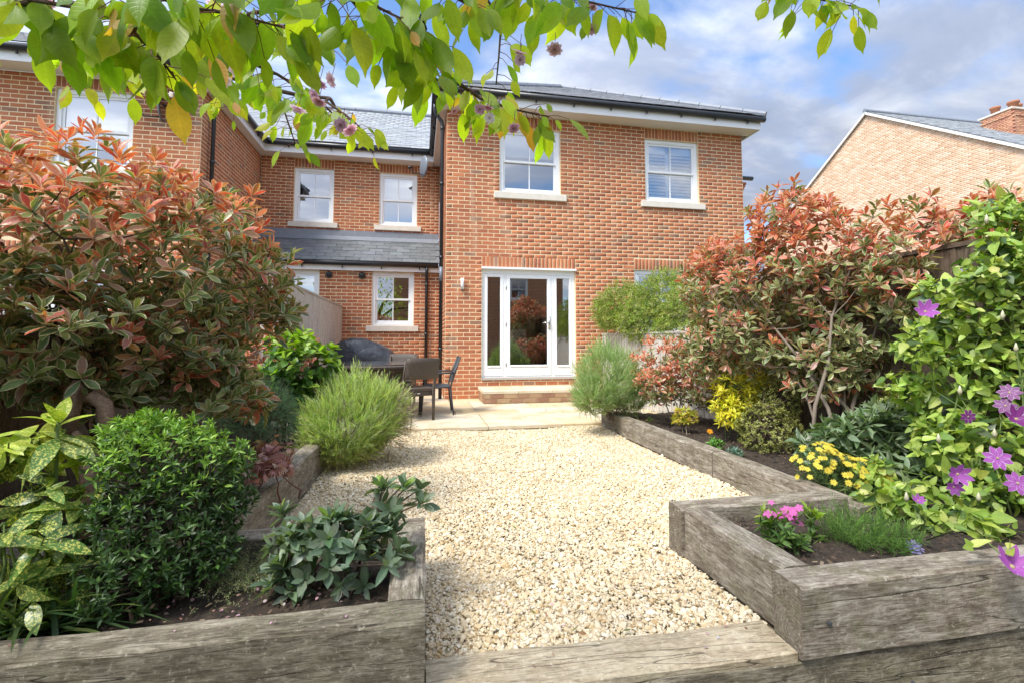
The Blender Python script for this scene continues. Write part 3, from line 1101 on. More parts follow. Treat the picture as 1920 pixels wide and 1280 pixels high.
def link_house():
    h = thing('terraced_house', (-1.6, 11.02, 0), 'recessed brick terrace house between the two wings, with slate lean-to roof', 'house')
    YU, YL = 12.03, 11.02
    xl, xr = -3.69, 0.46
    W3, W4 = (-2.945, -2.05, 3.86, 5.165), (-0.985, -0.085, 3.86, 5.165)
    W5, W6 = (-1.027, -0.12, 1.385, 2.575), (-3.04, -2.13, 1.385, 2.575)
    hs = lambda ws: [(a - xl, b - xl, c, d) for a, b, c, d in ws]
    brick_wall(h, (xl, YU, 0), 0, xr - xl, 3.60, EZ, hs((W3, W4)), [(W3[0] - xl, W3[1] - xl, W3[3], EZ - .012), (W4[0] - xl, W4[1] - xl, W4[3], EZ - .012)], 170, mul=(.92, .9, .92))
    brick_wall(h, (xl, YL, 0), 0, xr - xl, 0.0, 2.60, hs((W5, W6)), (), 130, mul=(.92, .9, .92), score=lambda P: np.where(P[:, 0] < -1.6, .02, 1.0))
    shell(h, xl + .03, xr - .03, YU + .012, 14.6, 3.4, EZ - .02)
    shell(h, xl + .03, xr - .03, YL + .012, 14.6, 0.2, 2.58)
    sash_window(h, *W3[:2], *W3[2:], YU)
    sash_window(h, *W4[:2], *W4[2:], YU, ('roller', 1.0))
    sash_window(h, *W5[:2], *W5[2:], YL)
    sash_window(h, *W6[:2], *W6[2:], YL, ('roller', .8))
    # upper eaves and roof
    ov = .36
    MB().box(xl, xr - .16, YU - ov, YU - .004, EZ, EZ + .015).build('soffit', MATS['soffit_paint'], h)
    MB().box(xl + .17, xr - .15, YU - ov - .022, YU - ov - .001, EZ - .02, EZ + .20).build('fascia', MATS['white_paint'], h)
    gutter(h, (xl + .24, YU - ov - .075, EZ + .18), (xr - .2, YU - ov - .075, EZ + .18), .06, 4)
    ey, ez, ry = YU - ov - .10, EZ + .245, 15.0
    rz = ez + .7 * (ry - ey)
    rb = MB()
    rb.quad((-7.0, ey, ez), (xr - .14, ey, ez), (xr - .14, ry, rz), (-7.0, ry, rz))
    rb.quad((-7.0, ry, rz), (xr - .14, ry, rz), (xr - .14, 18.5, ez), (-7.0, 18.5, ez))
    roof = rb.build('roof', MATS['lead'], h)
    ul = xr - .14 + 7.0
    sl = math.hypot(ry - ey, rz - ez)
    slates(roof, (-7.0, ey, ez), (1, 0, 0), (0, ry - ey, rz - ez), ul, sl, lambda u, s: u > 3.2 - s * 0.7 and s < sl - .1, .25, .20, 300, (0.30, 0.315, 0.325), seed=3)
    ridge_tiles(roof, (-7.0, ry, rz + .02), (xr - .14, ry, rz + .02), .09)
    # lean-to
    ly, lz, ty, tz = YL - .20, 2.765, YU, 3.52
    lb = MB()
    lb.quad((xl + .01, ly, lz), (xr - .01, ly, lz), (xr - .01, ty - .004, tz), (xl + .01, ty - .004, tz))
    lean = lb.build('lean_to_roof', MATS['lead'], h)
    sl2 = math.hypot(ty - ly, tz - lz)
    slates(lean, (xl + .01, ly, lz), (1, 0, 0), (0, ty - ly, tz - lz), xr - xl - .02, sl2, lambda u, s: s < sl2 - .16 and u < xr - xl - .1, .30, .185, 300, (0.15, 0.165, 0.175), .01, 9, .22)
    fl = MB()
    sl_n = (tz - lz) / (ty - ly)
    fl.box(xl + .01, xr - .01, YU - .018, YU - .009, tz - .02, tz + .17)
    fl.quad((xl + .01, YU - .22, tz - .22 * sl_n + .035), (xr - .012, YU - .22, tz - .22 * sl_n + .035), (xr - .012, YU - .012, tz + .035), (xl + .01, YU - .012, tz + .035))
    fl.build('lead_flashing', MATS['lead'], lean)
    MB().box(xl, xr - .01, YL - .10, YL - .075, 2.575, 2.72).build('fascia', MATS['white_paint'], h)
    MB().box(xl, xr - .01, YL - .074, YL - .004, 2.59, 2.605).build('soffit', MATS['soffit_paint'], h)
    gutter(h, (xl, YL - .165, 2.735), (xr - .05, YL - .165, 2.72), .055, 5)
    downpipe(h, [(.16, YL - .165, 2.70), (.16, YL - .16, 2.56), (.16, YL - .06, 2.44), (.16, YL - .055, 2.36), (.16, YL - .055, 0.0)], .034, [(.16, YL - .055, 2.30), (.16, YL - .055, 1.2)])
    for vx in (-1.93, -1.24):
        v = MB().lathe((0, 0, 0), [(.075, 0), (.075, .02), (.06, .03), (.05, .03)], 18)
        v.v = [(vx + a, YL - .008 - c, 2.477 + b) for a, b, c in v.v]
        vo = v.build('flue_vent', MATS['black_plastic'], h)
        q = MB().tube([(vx, YL - .03, 2.477), (vx, YL - .12, 2.472)], .036, 12)
        q.build('flue_pipe', MATS['black_plastic'], vo, True)
    return h


def left_house():
    h = thing('brick_house', (-6.8, WF, 0), 'brick house wing at the left behind the large red-tipped shrub', 'house')
    xl, xr = -11.0, -3.70
    W1, W2 = (-5.88, -4.735, 3.88, 5.195), (-6.5, -4.95, 0.35, 2.42)
    hs = [(a - xl, b - xl, c, d) for a, b, c, d in (W1, W2)]
    brick_wall(h, (xl, WF, 0), 0, xr - xl, 0, EZ, hs, [(W1[0] - xl, W1[1] - xl, W1[3], EZ - .012), (W2[0] - xl, W2[1] - xl, W2[3], W2[3] + .225)], 230, score=lambda P: np.where(P[:, 2] < 3.9, .01, 1.0))
    brick_wall(h, (xr, WF, 0), R(90), 12.03 - WF, 0, EZ, (), (), 70, score=lambda P: np.where(P[:, 2] < 3.9, .01, 1.0))
    shell(h, xl + .03, xr - .03, WF + .012, 12.5, .2, EZ - .02, (2.75,))
    sash_window(h, *W1[:2], *W1[2:], WF, ('roller', .72))
    # garden door seen in gaps of the foliage
    Y = WF + .05
    p = MB()
    a, b, z0, z1 = W2
    for x in (a, (a + b) / 2 - .06, b - .09):
        p.box(x, x + .09, Y, Y + .06, z0, z1)
    for z in (z0, z1 - .09, 1.25):
        p.box(a + .09, (a + b) / 2 - .06, Y, Y + .06, z, z + .09)
        p.box((a + b) / 2 + .03, b - .09, Y, Y + .06, z, z + .09)
    fr = p.build('garden_door', WHITE, h)
    q = MB()
    q.quad((a + .09, Y + .03, z0), (b - .09, Y + .03, z0), (b - .09, Y + .03, z1), (a + .09, Y + .03, z1))
    q.build('pane', GLASS, fr)
    ov, so_ = .36, .17
    MB().box(xl, xr + so_, WF - ov, WF - .004, EZ, EZ + .015).build('soffit', MATS['soffit_paint'], h)
    MB().box(xr + .004, xr + so_, WF, 11.66, EZ, EZ + .015).build('soffit', MATS['soffit_paint'], h)
    MB().box(xl, xr + so_ + .02, WF - ov - .022, WF - ov - .001, EZ - .02, EZ + .20).build('fascia', MATS['white_paint'], h)
    MB().box(xr + so_ + .001, xr + so_ + .021, WF - ov, 11.64, EZ - .02, EZ + .20).build('fascia', MATS['white_paint'], h)
    ge = WF - ov - .075
    gutter(h, (xl, ge, EZ + .18), (xr + so_ + .07, ge, EZ + .18), .06, 7)
    gutter(h, (xr + so_ + .075, ge, EZ + .18), (xr + so_ + .075, 11.60, EZ + .18), .06, 3, out=(1, 0, 0))
    ey, ez = WF - ov - .10, EZ + .245
    x0, x1 = xl, xr + so_ + .1
    rx = x1 - 3.55
    ay, az = ey + 3.55, ez + .6 * 3.55
    rb = MB()
    rb.poly([(x0, ey, ez), (x1, ey, ez), (rx, ay, az), (x0, ay, az)])
    rb.poly([(x1, ey, ez), (x1, 16, ez), (rx, 16, az), (rx, ay, az)])
    roof = rb.build('roof', MATS['lead'], h)
    sl = math.hypot(ay - ey, az - ez)
    slates(roof, (x0, ey, ez), (1, 0, 0), (0, ay - ey, az - ez), x1 - x0, sl, lambda u, s: (x1 - x0 - u) > s / sl * 3.55 + .03, .25, .2, 120, (0.28, 0.285, 0.30), seed=8)
    ridge_tiles(roof, (x1, ey + .02, ez + .03), (rx, ay, az + .03), .07)
    px, py = xr + .075, 9.22
    downpipe(h, [(xr + .24, py - .05, EZ + .13), (xr + .24, py - .05, EZ + .02), (xr + .2, py - .04, EZ - .05), (xr + .1, py - .01, EZ - .14), (px, py, EZ - .22), (px, py, 0)], .034, [(px, py, EZ - .25), (px, py, 4.2)])
    return h


def gable_house():
    h = thing('gabled_house', (22, 18, 0), 'pale brick house gable with chimney beyond the right-hand fence', 'house')
    X, YR, ZR, SL = 20.0, 18.04, 11.37, .68
    top = lambda u: ZR - SL * abs((25.0 - u) - YR)
    brick_wall(h, (X, 25.0, 0), R(-90), 14.0, 4.0, 11.4, (), (), 120, mul=(1.42, 2.9, 4.4), top=top, mat='brick_pale')
    MB().box(X + .005, X + .2, 11.0, 25.0, -.1, 4.0).build('lower_wall', MATS['mortar'], h)
    rb = MB()
    for s in (-1, 1):
        y1 = YR + s * 7.4
        z1 = ZR + .12 - SL * 7.4
        rb.quad((X - .12, YR, ZR + .12), (X - .12, y1, z1), (34, y1, z1), (34, YR, ZR + .12))
    roof = rb.build('roof', MATS['lead'], h)
    sl = math.hypot(7.4, 7.4 * SL)
    slates(roof, (X - .12, YR - 7.4, ZR + .12 - SL * 7.4), (1, 0, 0), (0, 1, SL), 9, sl, lambda u, s: s < sl - .1 and u > .16, .3, .22, 60, (0.30, 0.32, 0.33), seed=5)
    ridge_tiles(roof, (X - .12, YR, ZR + .14), (33, YR, ZR + .14), .10)
    for s in (-1, 1):
        MB().bar((X - .09, YR, ZR + .04), (X - .09, YR + s * 7.4, ZR + .04 - SL * 7.4), .07, .10).build('verge_board', MATS['soffit_paint'], h)
    MB().box(23.0, 23.5, 13.2, 14.2, ZR + .16 - SL * 4.6, ZR + .22 - SL * 4.3).build('roof_vent', MATS['black_plastic'], roof)
    cb = MB()
    cx0, cx1, cy0, cy1, cz = 24.0, 25.3, 15.2, 16.3, 10.62
    cb.box(cx0 + .02, cx1, cy0 + .02, cy1, 8.6, cz)
    st = cb.build('chimney', MATS['mortar'], h)
    P, S, C, M = [], [], [], []
    rs = np.random.default_rng(2)
    k, z = 0, 8.7
    while z < cz:
        ex = .03 if z > cz - .32 else 0.0
        for i in range(5):
            P.append((cx0 + .11 + i * .225 + (k % 2) * .1 , cy0 - ex, z + .035)); M.append(I3)
            P.append((cx0 - ex, cy1 - .11 - i * .225 - (k % 2) * .1, z + .035)); M.append(rotz(R(-90)))
        z += .075
        k += 1
    S = np.repeat(np.array([[.215, .05, .065]]), len(P), 0)
    C = BRICK_COLS[rs.integers(0, 6, len(P))] * np.array((1.3, 2.0, 2.7))
    pieces('brick', 'brickwork', BRICK_T, P, np.array(M), S, C, MATS['brick'], st, 60, False)
    MB().box(cx0 - .10, cx1 + .1, cy0 - .10, cy1 + .05, cz, cz + .07).build('chimney_cap', MATS['sill_stone'], st)
    for (x, y, r) in ((24.3, 15.95, .17), (24.45, 15.4, .19), (24.95, 15.6, .17)):
        MB().lathe((x, y, cz + .07), [(r * .95, 0), (r * .85, .28), (r * 1.08, .30), (r * 1.08, .38), (r * .8, .38), (r * .8, .2)], 16).build('chimney_pot', MATS['terracotta'], st, True)
    return h


def back_house():
    """the house at the other end of the garden, seen mirrored in the garden door"""
    Yb = -7.0
    h = thing('brick_house', (3.4, Yb, -.6), 'brick house behind the viewer that shows mirrored in the glass door', 'house')
    x0, x1 = -1.5, 7.6
    a, b = at(957, 521, 17.86 - Yb), at(991, 562, 17.86 - Yb)
    wx0, wx1, wz0, wz1 = a[0], b[0], b[2], a[2]
    # the wall faces the garden, so its left end seen from the garden is the one with the larger x
    brick_wall(h, (x1, Yb, 0), R(180), x1 - x0, -.6, 6.0, [(x1 - wx1, x1 - wx0, wz0, wz1)], (), 0)
    MB().box(x0, x1, Yb - 6, Yb - 5.8, -.6, 6).build('wall', MATS['mortar'], h)
    sash_window(h, wx0, wx1, wz0, wz1, Yb, ('roller', .2), True, 1)
    rb = MB()
    rb.quad((x1 + .2, Yb + .3, 5.95), (x0 - .2, Yb + .3, 5.95), (x0 - .2, Yb - 3.2, 8.1), (x1 + .2, Yb - 3.2, 8.1))
    rb.quad((x0 - .2, Yb - 6.3, 5.95), (x1 + .2, Yb - 6.3, 5.95), (x1 + .2, Yb - 3.2, 8.1), (x0 - .2, Yb - 3.2, 8.1))
    rb.build('roof', MATS['lead'], h)
    MB().box(x0, x1, Yb - 5.7, Yb - .02, 5.7, 5.8).build('ceiling', MATS['interior_wall'], h)
    MB().box(x0 + .01, x0 + .1, Yb - 5.7, Yb - .02, -.6, 6).build('side_wall', MATS['mortar'], h)
    MB().box(x1 - .1, x1 - .01, Yb - 5.7, Yb - .02, -.6, 6).build('side_wall', MATS['mortar'], h)
    return h


main_house()
link_house()
left_house()
gable_house()
back_house()


def door_step():
    s = thing('door_step', (1.9, 8.5, 0), 'low brick step with pale stone tread below the glass door', 'step')
    x0, x1, y0, y1 = 1.09, 2.86, 8.15, 8.915
    MB().box(x0 + .006, x1 - .006, y0 + .006, y1, 0, .165).build('step_core', MATS['mortar'], s)
    P, S, C, M = [], [], [], []
    cols = [(.36, .25, .15), (.30, .19, .12), (.40, .29, .17), (.26, .15, .10)]
    for k in range(2):
        x = x0 + (.1125 if k else 0)
        xs = [x0] + [v for v in np.arange(x + (.225 if not k else 0), x1 - .05, .225)] + [x1]
        for a, b in zip(xs[:-1], xs[1:]):
            P.append(((a + b) / 2, y0 + .012, .006 + .0375 + k * .08)); S.append((b - a - .01, .04, .07)); M.append(I3)
            C.append(cols[(len(P) * 7) % 4])
        for yy in np.arange(y0 + .13, y1 - .1, .225):
            P.append((x0 + .012, yy, .006 + .0375 + k * .08)); S.append((.21, .04, .07)); M.append(rotz(R(-90))); C.append(cols[(len(P) * 5) % 4])
    pieces('brick', 'brickwork', BRICK_T, P, np.array(M), S, C, MATS['brick'], s, 300, False)
    P = [((a + b) / 2, (y0 + y1) / 2, .1925) for a, b in ((x0 - .012, 1.68), (1.68, 2.28), (2.28, x1 + .012))]
    S = [(b - a - .006, y1 - y0 + .02, .05) for a, b in ((x0 - .012, 1.68), (1.68, 2.28), (2.28, x1 + .012))]
    pieces('tread_slab', 'tread_rest', SLAB_T, P, np.repeat(I3[None], 3, 0), S, [(.62, .54, .40)] * 3, MATS['paving'], s, 10, False)


door_step()


# ------------------------------------------------------------------ fences
def board_template(key, pickets=False):
    v, f = bev_box(0.03, 0.1, 0.004)
    return tmpl(key, v, f)


def fence(name, X, y0, y1, z0, ztop, mat, label, wid=.13, facing=1, post_every=1.83, cap=True, over=None, post_mat=None):
    root = thing(name, (X, (y0 + y1) / 2, z0), label, 'fence')
    n = int((y1 - y0) / wid)
    rs = np.random.default_rng(int(y0 * 10 + abs(X) * 7))
    for i in range(n):
        yc = y0 + (i + .5) * (y1 - y0) / n
        if over is not None and over(yc):
            continue
        zt = ztop(yc) - .03 + rs.normal(0, .003)
        h = zt - z0
        mb = MB()
        w2 = (y1 - y0) / n / 2
        # feather-edged board: thicker on one side, lapping the next; length along local x so that the grain runs up
        a, b = .006, .018
        pts = [(-h / 2, -w2 - .008, 0), (-h / 2, w2 + .008, 0), (-h / 2, w2 + .008, -b), (-h / 2, -w2 - .008, -a)]
        q = [(h / 2, p[1], p[2]) for p in pts]
        mb.v = pts + q
        mb.f = [(0, 1, 2, 3), (7, 6, 5, 4), (0, 4, 5, 1), (1, 5, 6, 2), (2, 6, 7, 3), (3, 7, 4, 0)]
        o = mb.build('board', MATS[mat], root)
        o.location = (X + facing * (.012 + rs.normal(0, .0015)), yc, z0 + h / 2)
        o.rotation_euler = (0, R(-90) if facing > 0 else R(90), 0)
        if facing < 0:
            o.rotation_euler = (R(180), R(-90), 0)
    for zz_ in (z0 + .25, z0 + (ztop(y0) - z0) * .62):
        MB().box(X - .045, X - .004, y0, y1, zz_ - .04, zz_ + .04).build('rail', MATS[mat], root) if facing > 0 else MB().box(X + .004, X + .045, y0, y1, zz_ - .04, zz_ + .04).build('rail', MATS[mat], root)
    k = max(1, round((y1 - y0) / post_every))
    for i in range(k + 1):
        yc = y0 + .05 + i * (y1 - y0 - .1) / k
        dx = -.10 if facing > 0 else .055
        MB().box(X + dx, X + dx + .045, yc - .045, yc + .045, z0, ztop(yc) + .0).build('post', MATS[post_mat or mat], root)
    if cap:
        MB().bar((X, y0, ztop(y0) - .012), (X, y1, ztop(y1) - .012), .075, .03).build('capping_rail', MATS[mat], root)
    return root


fence('board_fence', -1.66, 5.9, 10.98, -.05, lambda y: 1.80, 'fence_grey', 'tall pale grey board fence running to the terrace wall on the left', .125, 1)
fence('board_fence', -1.95, 0.9, 5.9, -.05, lambda y: 1.17, 'fence_brown', 'low dark brown board fence behind the large left-hand shrub', .15, 1)
fence('board_fence', 3.52, 5.2, 8.90, -.05, lambda y: 1.19, 'fence_grey', 'low weathered board fence between the lavender and the house on the right', .11, -1)
fence('board_fence', 3.62, 0.8, 5.2, -.05, lambda y: 1.72, 'fence_brown', 'tall dark board fence behind the right-hand shrub and the flowering climber', .14, -1)

# ------------------------------------------------------------------ raised beds of sleepers
def sleeper(root, p0, p1, z0, z1, thick, mat='sleeper_wood', seed=0, name='sleeper'):
    """timber from p0 to p1 (xy of its centre line), worn edges"""
    a, b = Vector((p0[0], p0[1], 0)), Vector((p1[0], p1[1], 0))
    L = (b - a).length
    H = z1 - z0
    rs = np.random.default_rng(seed + 100)
    nx = max(4, int(L / 0.16))
    e = 0.010
    prof = [(-thick / 2 + e, -H / 2), (thick / 2 - e, -H / 2), (thick / 2, -H / 2 + e), (thick / 2, 0.02), (thick / 2, H / 2 - e), (thick / 2 - e, H / 2), (0.01, H / 2), (-thick / 2 + e, H / 2),
            (-thick / 2, H / 2 - e), (-thick / 2, -0.015), (-thick / 2, -H / 2 + e)]
    mb = MB()
    n = len(prof)
    for i in range(nx + 1):
        x = -L / 2 + L * i / nx
        end = i in (0, nx)
        for (y, z) in prof:
            k = 0.0 if end else 1.0
            mb.v.append((x, y + rs.normal(0, .0024), z + rs.normal(0, .0026) * (1 if z > 0 else .3)))
    for i in range(nx):
        for k in range(n):
            q = (k + 1) % n
            mb.f.append((i * n + k, (i + 1) * n + k, (i + 1) * n + q, i * n + q))
    mb.f.append(tuple(range(n)))
    mb.f.append(tuple(nx * n + k for k in reversed(range(n))))
    o = mb.build(name, MATS[mat], root)
    o.location = ((a.x + b.x) / 2, (a.y + b.y) / 2, (z0 + z1) / 2)
    o.rotation_euler = (0, 0, math.atan2(b.y - a.y, b.x - a.x))
    return o


GZ = -0.045                                             # gravel level
b1 = thing('raised_bed', (-1.0, 2.0, -.3), 'front left raised bed of grey sleepers holding the glossy dark evergreen', 'raised bed')
sleeper(b1, (-3.2, 1.628), (.030, 1.628), -.038, .210, .130, 'sleeper_dark', seed=1)
sleeper(b1, (-3.0, 1.640), (.032, 1.636), -.290, -.042, .130, 'sleeper_dark', seed=2)
sleeper(b1, (-3.2, 1.630), (.028, 1.630), -.545, -.294, .130, seed=3)
sleeper(b1, (-.028, 1.696), (-.024, 2.335), -.040, .207, .125, seed=4)
sleeper(b1, (-1.95, 2.402), (.040, 2.398), -.040, .205, .125, seed=5)
b2 = thing('raised_bed', (-1.4, 4.0, -.04), 'left raised bed whose sleeper edge runs towards the lavender by the chairs', 'raised bed')
sleeper(b2, (-.862, 3.350), (-.990, 2.470), -.045, .205, .125, seed=6)
sleeper(b2, (-.825, 5.20), (-.868, 3.364), -.045, .212, .125, seed=7)
b3 = thing('raised_bed', (2.9, 4.2, -.04), 'right raised bed with long low sleeper edge along the gravel', 'raised bed')
sleeper(b3, (2.402, 6.00), (2.398, 3.59), -.050, .165, .135, seed=8)
sleeper(b3, (2.395, 3.578), (2.400, 2.26), -.050, .168, .135, seed=9)
b4 = thing('raised_bed', (2.2, 2.0, -.3), 'front right raised bed of grey sleepers with the pink and lilac flowers', 'raised bed')
sleeper(b4, (1.31, 1.585), (3.9, 1.585), -.040, .210, .140, seed=10)
sleeper(b4, (.75, 1.600), (3.9, 1.600), -.292, -.044, .140, 'sleeper_dark', seed=11)
sleeper(b4, (.75, 1.590), (3.9, 1.590), -.545, -.296, .140, seed=12)
sleeper(b4, (1.420, 1.660), (1.402, 2.318), -.042, .209, .125, seed=13)
sleeper(b4, (1.325, 2.385), (2.325, 2.385), -.042, .206, .125, seed=14)
st = thing('timber_step', (.67, 1.64, -.3), 'pale sleeper laid flat as a step at the near edge of the gravel', 'step')
sleeper(st, (.036, 1.640), (1.306, 1.632), -.098, -.012, .195, 'sleeper_pale', 15)
sleeper(st, (.036, 1.640), (.745, 1.638), -.350, -.102, .14, 'sleeper_wood', 16)
for (x, z) in ((1.415, .08), (1.75, -.16), (-.35, .02), (-1.0, .07)):
    v = MB().lathe((0, 0, 0), [(.008, 0), (.008, .006), (.004, .008)], 10)
    y = 1.512 if x > 0 else 1.561
    v.v = [(x + a, y - c, z + b) for a, b, c in v.v]
    v.build('screw_head', MATS['dark_metal'], b4 if x > 0 else b1)


def soil_sheet(name, cells, z, seed):
    mb = MB()
    rs = np.random.default_rng(seed)
    ph = rs.uniform(0, 6, 12)

    def hz(x, y):
        return z + .022 * math.sin(5 * x + ph[0]) * math.sin(4 * y + ph[1]) + .012 * math.sin(17 * x + ph[2] + 3 * y) * math.sin(15 * y + ph[3]) + .006 * math.sin(41 * x + ph[4]) * math.sin(37 * y + ph[5])
    idx = {}

    def vid(i, j):
        if (i, j) not in idx:
            idx[(i, j)] = len(mb.v)
            x, y = i * .04, j * .04
            mb.v.append((x, y, hz(x, y)))
        return idx[(i, j)]
    for (x0, x1, y0, y1) in cells:
        for i in range(round(x0 / .04), round(x1 / .04)):
            for j in range(round(y0 / .04), round(y1 / .04)):
                mb.f.append((vid(i, j), vid(i + 1, j), vid(i + 1, j + 1), vid(i, j + 1)))
    o = mb.build(name, MATS['soil'], None, True)
    tag(o, kind='structure')
    return o


LSOIL = [(-2.00, -.04, 1.64, 2.36), (-2.00, -.88, 2.44, 5.96)]
RSOIL = [(1.40, 3.64, 1.64, 2.36), (2.40, 3.64, 2.36, 6.04)]
soil_sheet('soil', LSOIL, .115, 1)
soil_sheet('soil', RSOIL, .115, 2)


def scatter_mulch():
    rs = np.random.default_rng(9)
    T = tmpl('bark_chip', [(-.5, -.2, 0), (.5, -.25, .05), (.45, .2, .1), (-.45, .25, .02), (0, 0, .22)], [(0, 1, 4), (1, 2, 4), (2, 3, 4), (3, 0, 4)])
    for nm, cells, cnt in (('bark_mulch', LSOIL, 5200), ('bark_mulch', RSOIL, 6000)):
        ar = np.array([(c[1] - c[0]) * (c[3] - c[2]) for c in cells])
        k = rs.choice(len(cells), cnt, p=ar / ar.sum())
        c = np.array(cells)[k]
        P = np.stack([rs.uniform(c[:, 0], c[:, 1]), rs.uniform(c[:, 2], c[:, 3]), np.full(cnt, .128) + rs.normal(0, .012, cnt)], 1)
        E = rs.uniform(0, 6.28, cnt)
        M = np.stack([rotz(a) for a in E])
        tl = np.array([np.array(Euler((q[0], q[1], 0)).to_matrix()) for q in rs.normal(0, .35, (cnt, 2))])
        M = M @ tl
        s = rs.lognormal(-4.55, .45, cnt)
        S = np.stack([s * 1.3, s, s], 1)
        pal = np.array([(.035, .023, .015), (.07, .045, .027), (.13, .085, .05), (.02, .015, .01), (.22, .16, .105)])
        C = pal[rs.choice(5, cnt, p=[.3, .25, .18, .2, .07])]
        o = joined(nm, T, P, M, S, C, MATS['paving_plain'], None, False)
        tag(o, 'dark bark mulch chips over the soil of the %s beds' % ('left' if cells is LSOIL else 'right'), 'mulch')


def mat_simple_tint():
    m, t, p = new_mat('paving_plain')
    t.links.new(tint_out(t), p.inputs['Base Color'])
    p.inputs['Roughness'].default_value = .9
    MATS['paving_plain'] = m


mat_simple_tint()
scatter_mulch()


# ------------------------------------------------------------------ gravel: tens of thousands of stones instanced on points
def make_gravel():
    import bmesh
    rs = np.random.default_rng(21)
    bed = MB()
    bed.quad((-1.0, 1.55, GZ - .018), (2.45, 1.55, GZ - .018), (2.45, 6.06, GZ - .018), (-1.0, 6.06, GZ - .018))
    tag(bed.build('gravel_bed', MATS['gravel_bed']), kind='structure')
    protos = []
    for k in range(9):
        bm = bmesh.new()
        d = rs.normal(size=(20, 3))
        d /= np.linalg.norm(d, axis=1)[:, None]
        d = np.sign(d) * np.abs(d) ** rs.uniform(.65, 1.0)
        d *= np.array([1.0, rs.uniform(.62, .9), rs.uniform(.38, .62)]) * rs.uniform(.86, 1.0, (20, 1))
        for v in d:
            bm.verts.new(v)
        bmesh.ops.convex_hull(bm, input=bm.verts)
        bmesh.ops.delete(bm, geom=[v for v in bm.verts if not v.link_faces], context='VERTS')
        me = bpy.data.meshes.new('stone_shape')
        bm.to_mesh(me)
        bm.free()
        if k % 2:
            me.polygons.foreach_set('use_smooth', [True] * len(me.polygons))
        me.materials.append(MATS['stone_chip'])
        protos.append(bpy.data.objects.new('stone_shape', me))

    def left_edge(y):
        return np.where(y < 2.47, .036, np.where(y < 3.36, -.80 - (3.36 - y) * .145, -.765 - (5.2 - np.minimum(y, 5.2)) * .023))

    def right_edge(y):
        return np.where(y < 2.44, 1.345, 2.338)
    cnt = 150000
    y = 1.735 + (6.05 - 1.735) * rs.random(cnt) ** 1.12
    x = rs.uniform(-1.0, 2.34, cnt)
    ok = (x > left_edge(y) + .004) & (x < right_edge(y) - .004)
    x, y = x[ok], y[ok]
    n = len(x)
    s = np.clip(rs.lognormal(math.log(.0088), .38, n), .004, .024)
    z = GZ - .012 + rs.uniform(0, .012, n) + .012 * np.sin(3.1 * x + 1) * np.sin(2.3 * y) + .008 * np.sin(7 * x) * np.sin(6.1 * y + 2)
    me = bpy.data.meshes.new('gravel')
    me.vertices.add(n)
    me.vertices.foreach_set('co', np.stack([x, y, z], 1).ravel().astype(np.float32))
    a = me.attributes.new('rot', 'FLOAT_VECTOR', 'POINT')
    rot = np.stack([rs.normal(0, .45, n), rs.normal(0, .45, n), rs.uniform(0, 6.28, n)], 1)
    a.data.foreach_set('vector', rot.ravel().astype(np.float32))
    a = me.attributes.new('siz', 'FLOAT', 'POINT')
    a.data.foreach_set('value', s.astype(np.float32))
    a = me.attributes.new('sel', 'INT', 'POINT')
    a.data.foreach_set('value', rs.integers(0, len(protos), n).astype(np.int32))
    o = bpy.data.objects.new('gravel', me)
    COL.objects.link(o)
    tag(o, 'cream and buff gravel filling the path between the beds', 'gravel', kind='stuff')
    ng = bpy.data.node_groups.new('stones', 'GeometryNodeTree')
    ng.interface.new_socket('Geometry', in_out='INPUT', socket_type='NodeSocketGeometry')
    ng.interface.new_socket('Geometry', in_out='OUTPUT', socket_type='NodeSocketGeometry')
    gi, go = ng.nodes.new('NodeGroupInput'), ng.nodes.new('NodeGroupOutput')

    def attr(nm, ty):
        q = ng.nodes.new('GeometryNodeInputNamedAttribute')
        q.data_type = ty
        q.inputs[0].default_value = nm
        return q.outputs[0]
    ra, sa, ia = attr('rot', 'FLOAT_VECTOR'), attr('siz', 'FLOAT'), attr('sel', 'INT')
    jn = ng.nodes.new('GeometryNodeJoinGeometry')
    for k, pr in enumerate(protos):
        oi = ng.nodes.new('GeometryNodeObjectInfo')
        oi.inputs[0].default_value = pr
        cp = ng.nodes.new('FunctionNodeCompare')
        cp.data_type = 'INT'
        cp.operation = 'EQUAL'
        ng.links.new(ia, cp.inputs[2])
        cp.inputs[3].default_value = k
        ip = ng.nodes.new('GeometryNodeInstanceOnPoints')
        ng.links.new(gi.outputs[0], ip.inputs['Points'])
        ng.links.new(cp.outputs[0], ip.inputs['Selection'])
        ng.links.new(oi.outputs['Geometry'], ip.inputs['Instance'])
        ng.links.new(ra, ip.inputs['Rotation'])
        ng.links.new(sa, ip.inputs['Scale'])
        ng.links.new(ip.outputs[0], jn.inputs[0])
    ng.links.new(jn.outputs[0], go.inputs[0])
    md = o.modifiers.new('stones', 'NODES')
    md.node_group = ng


make_gravel()


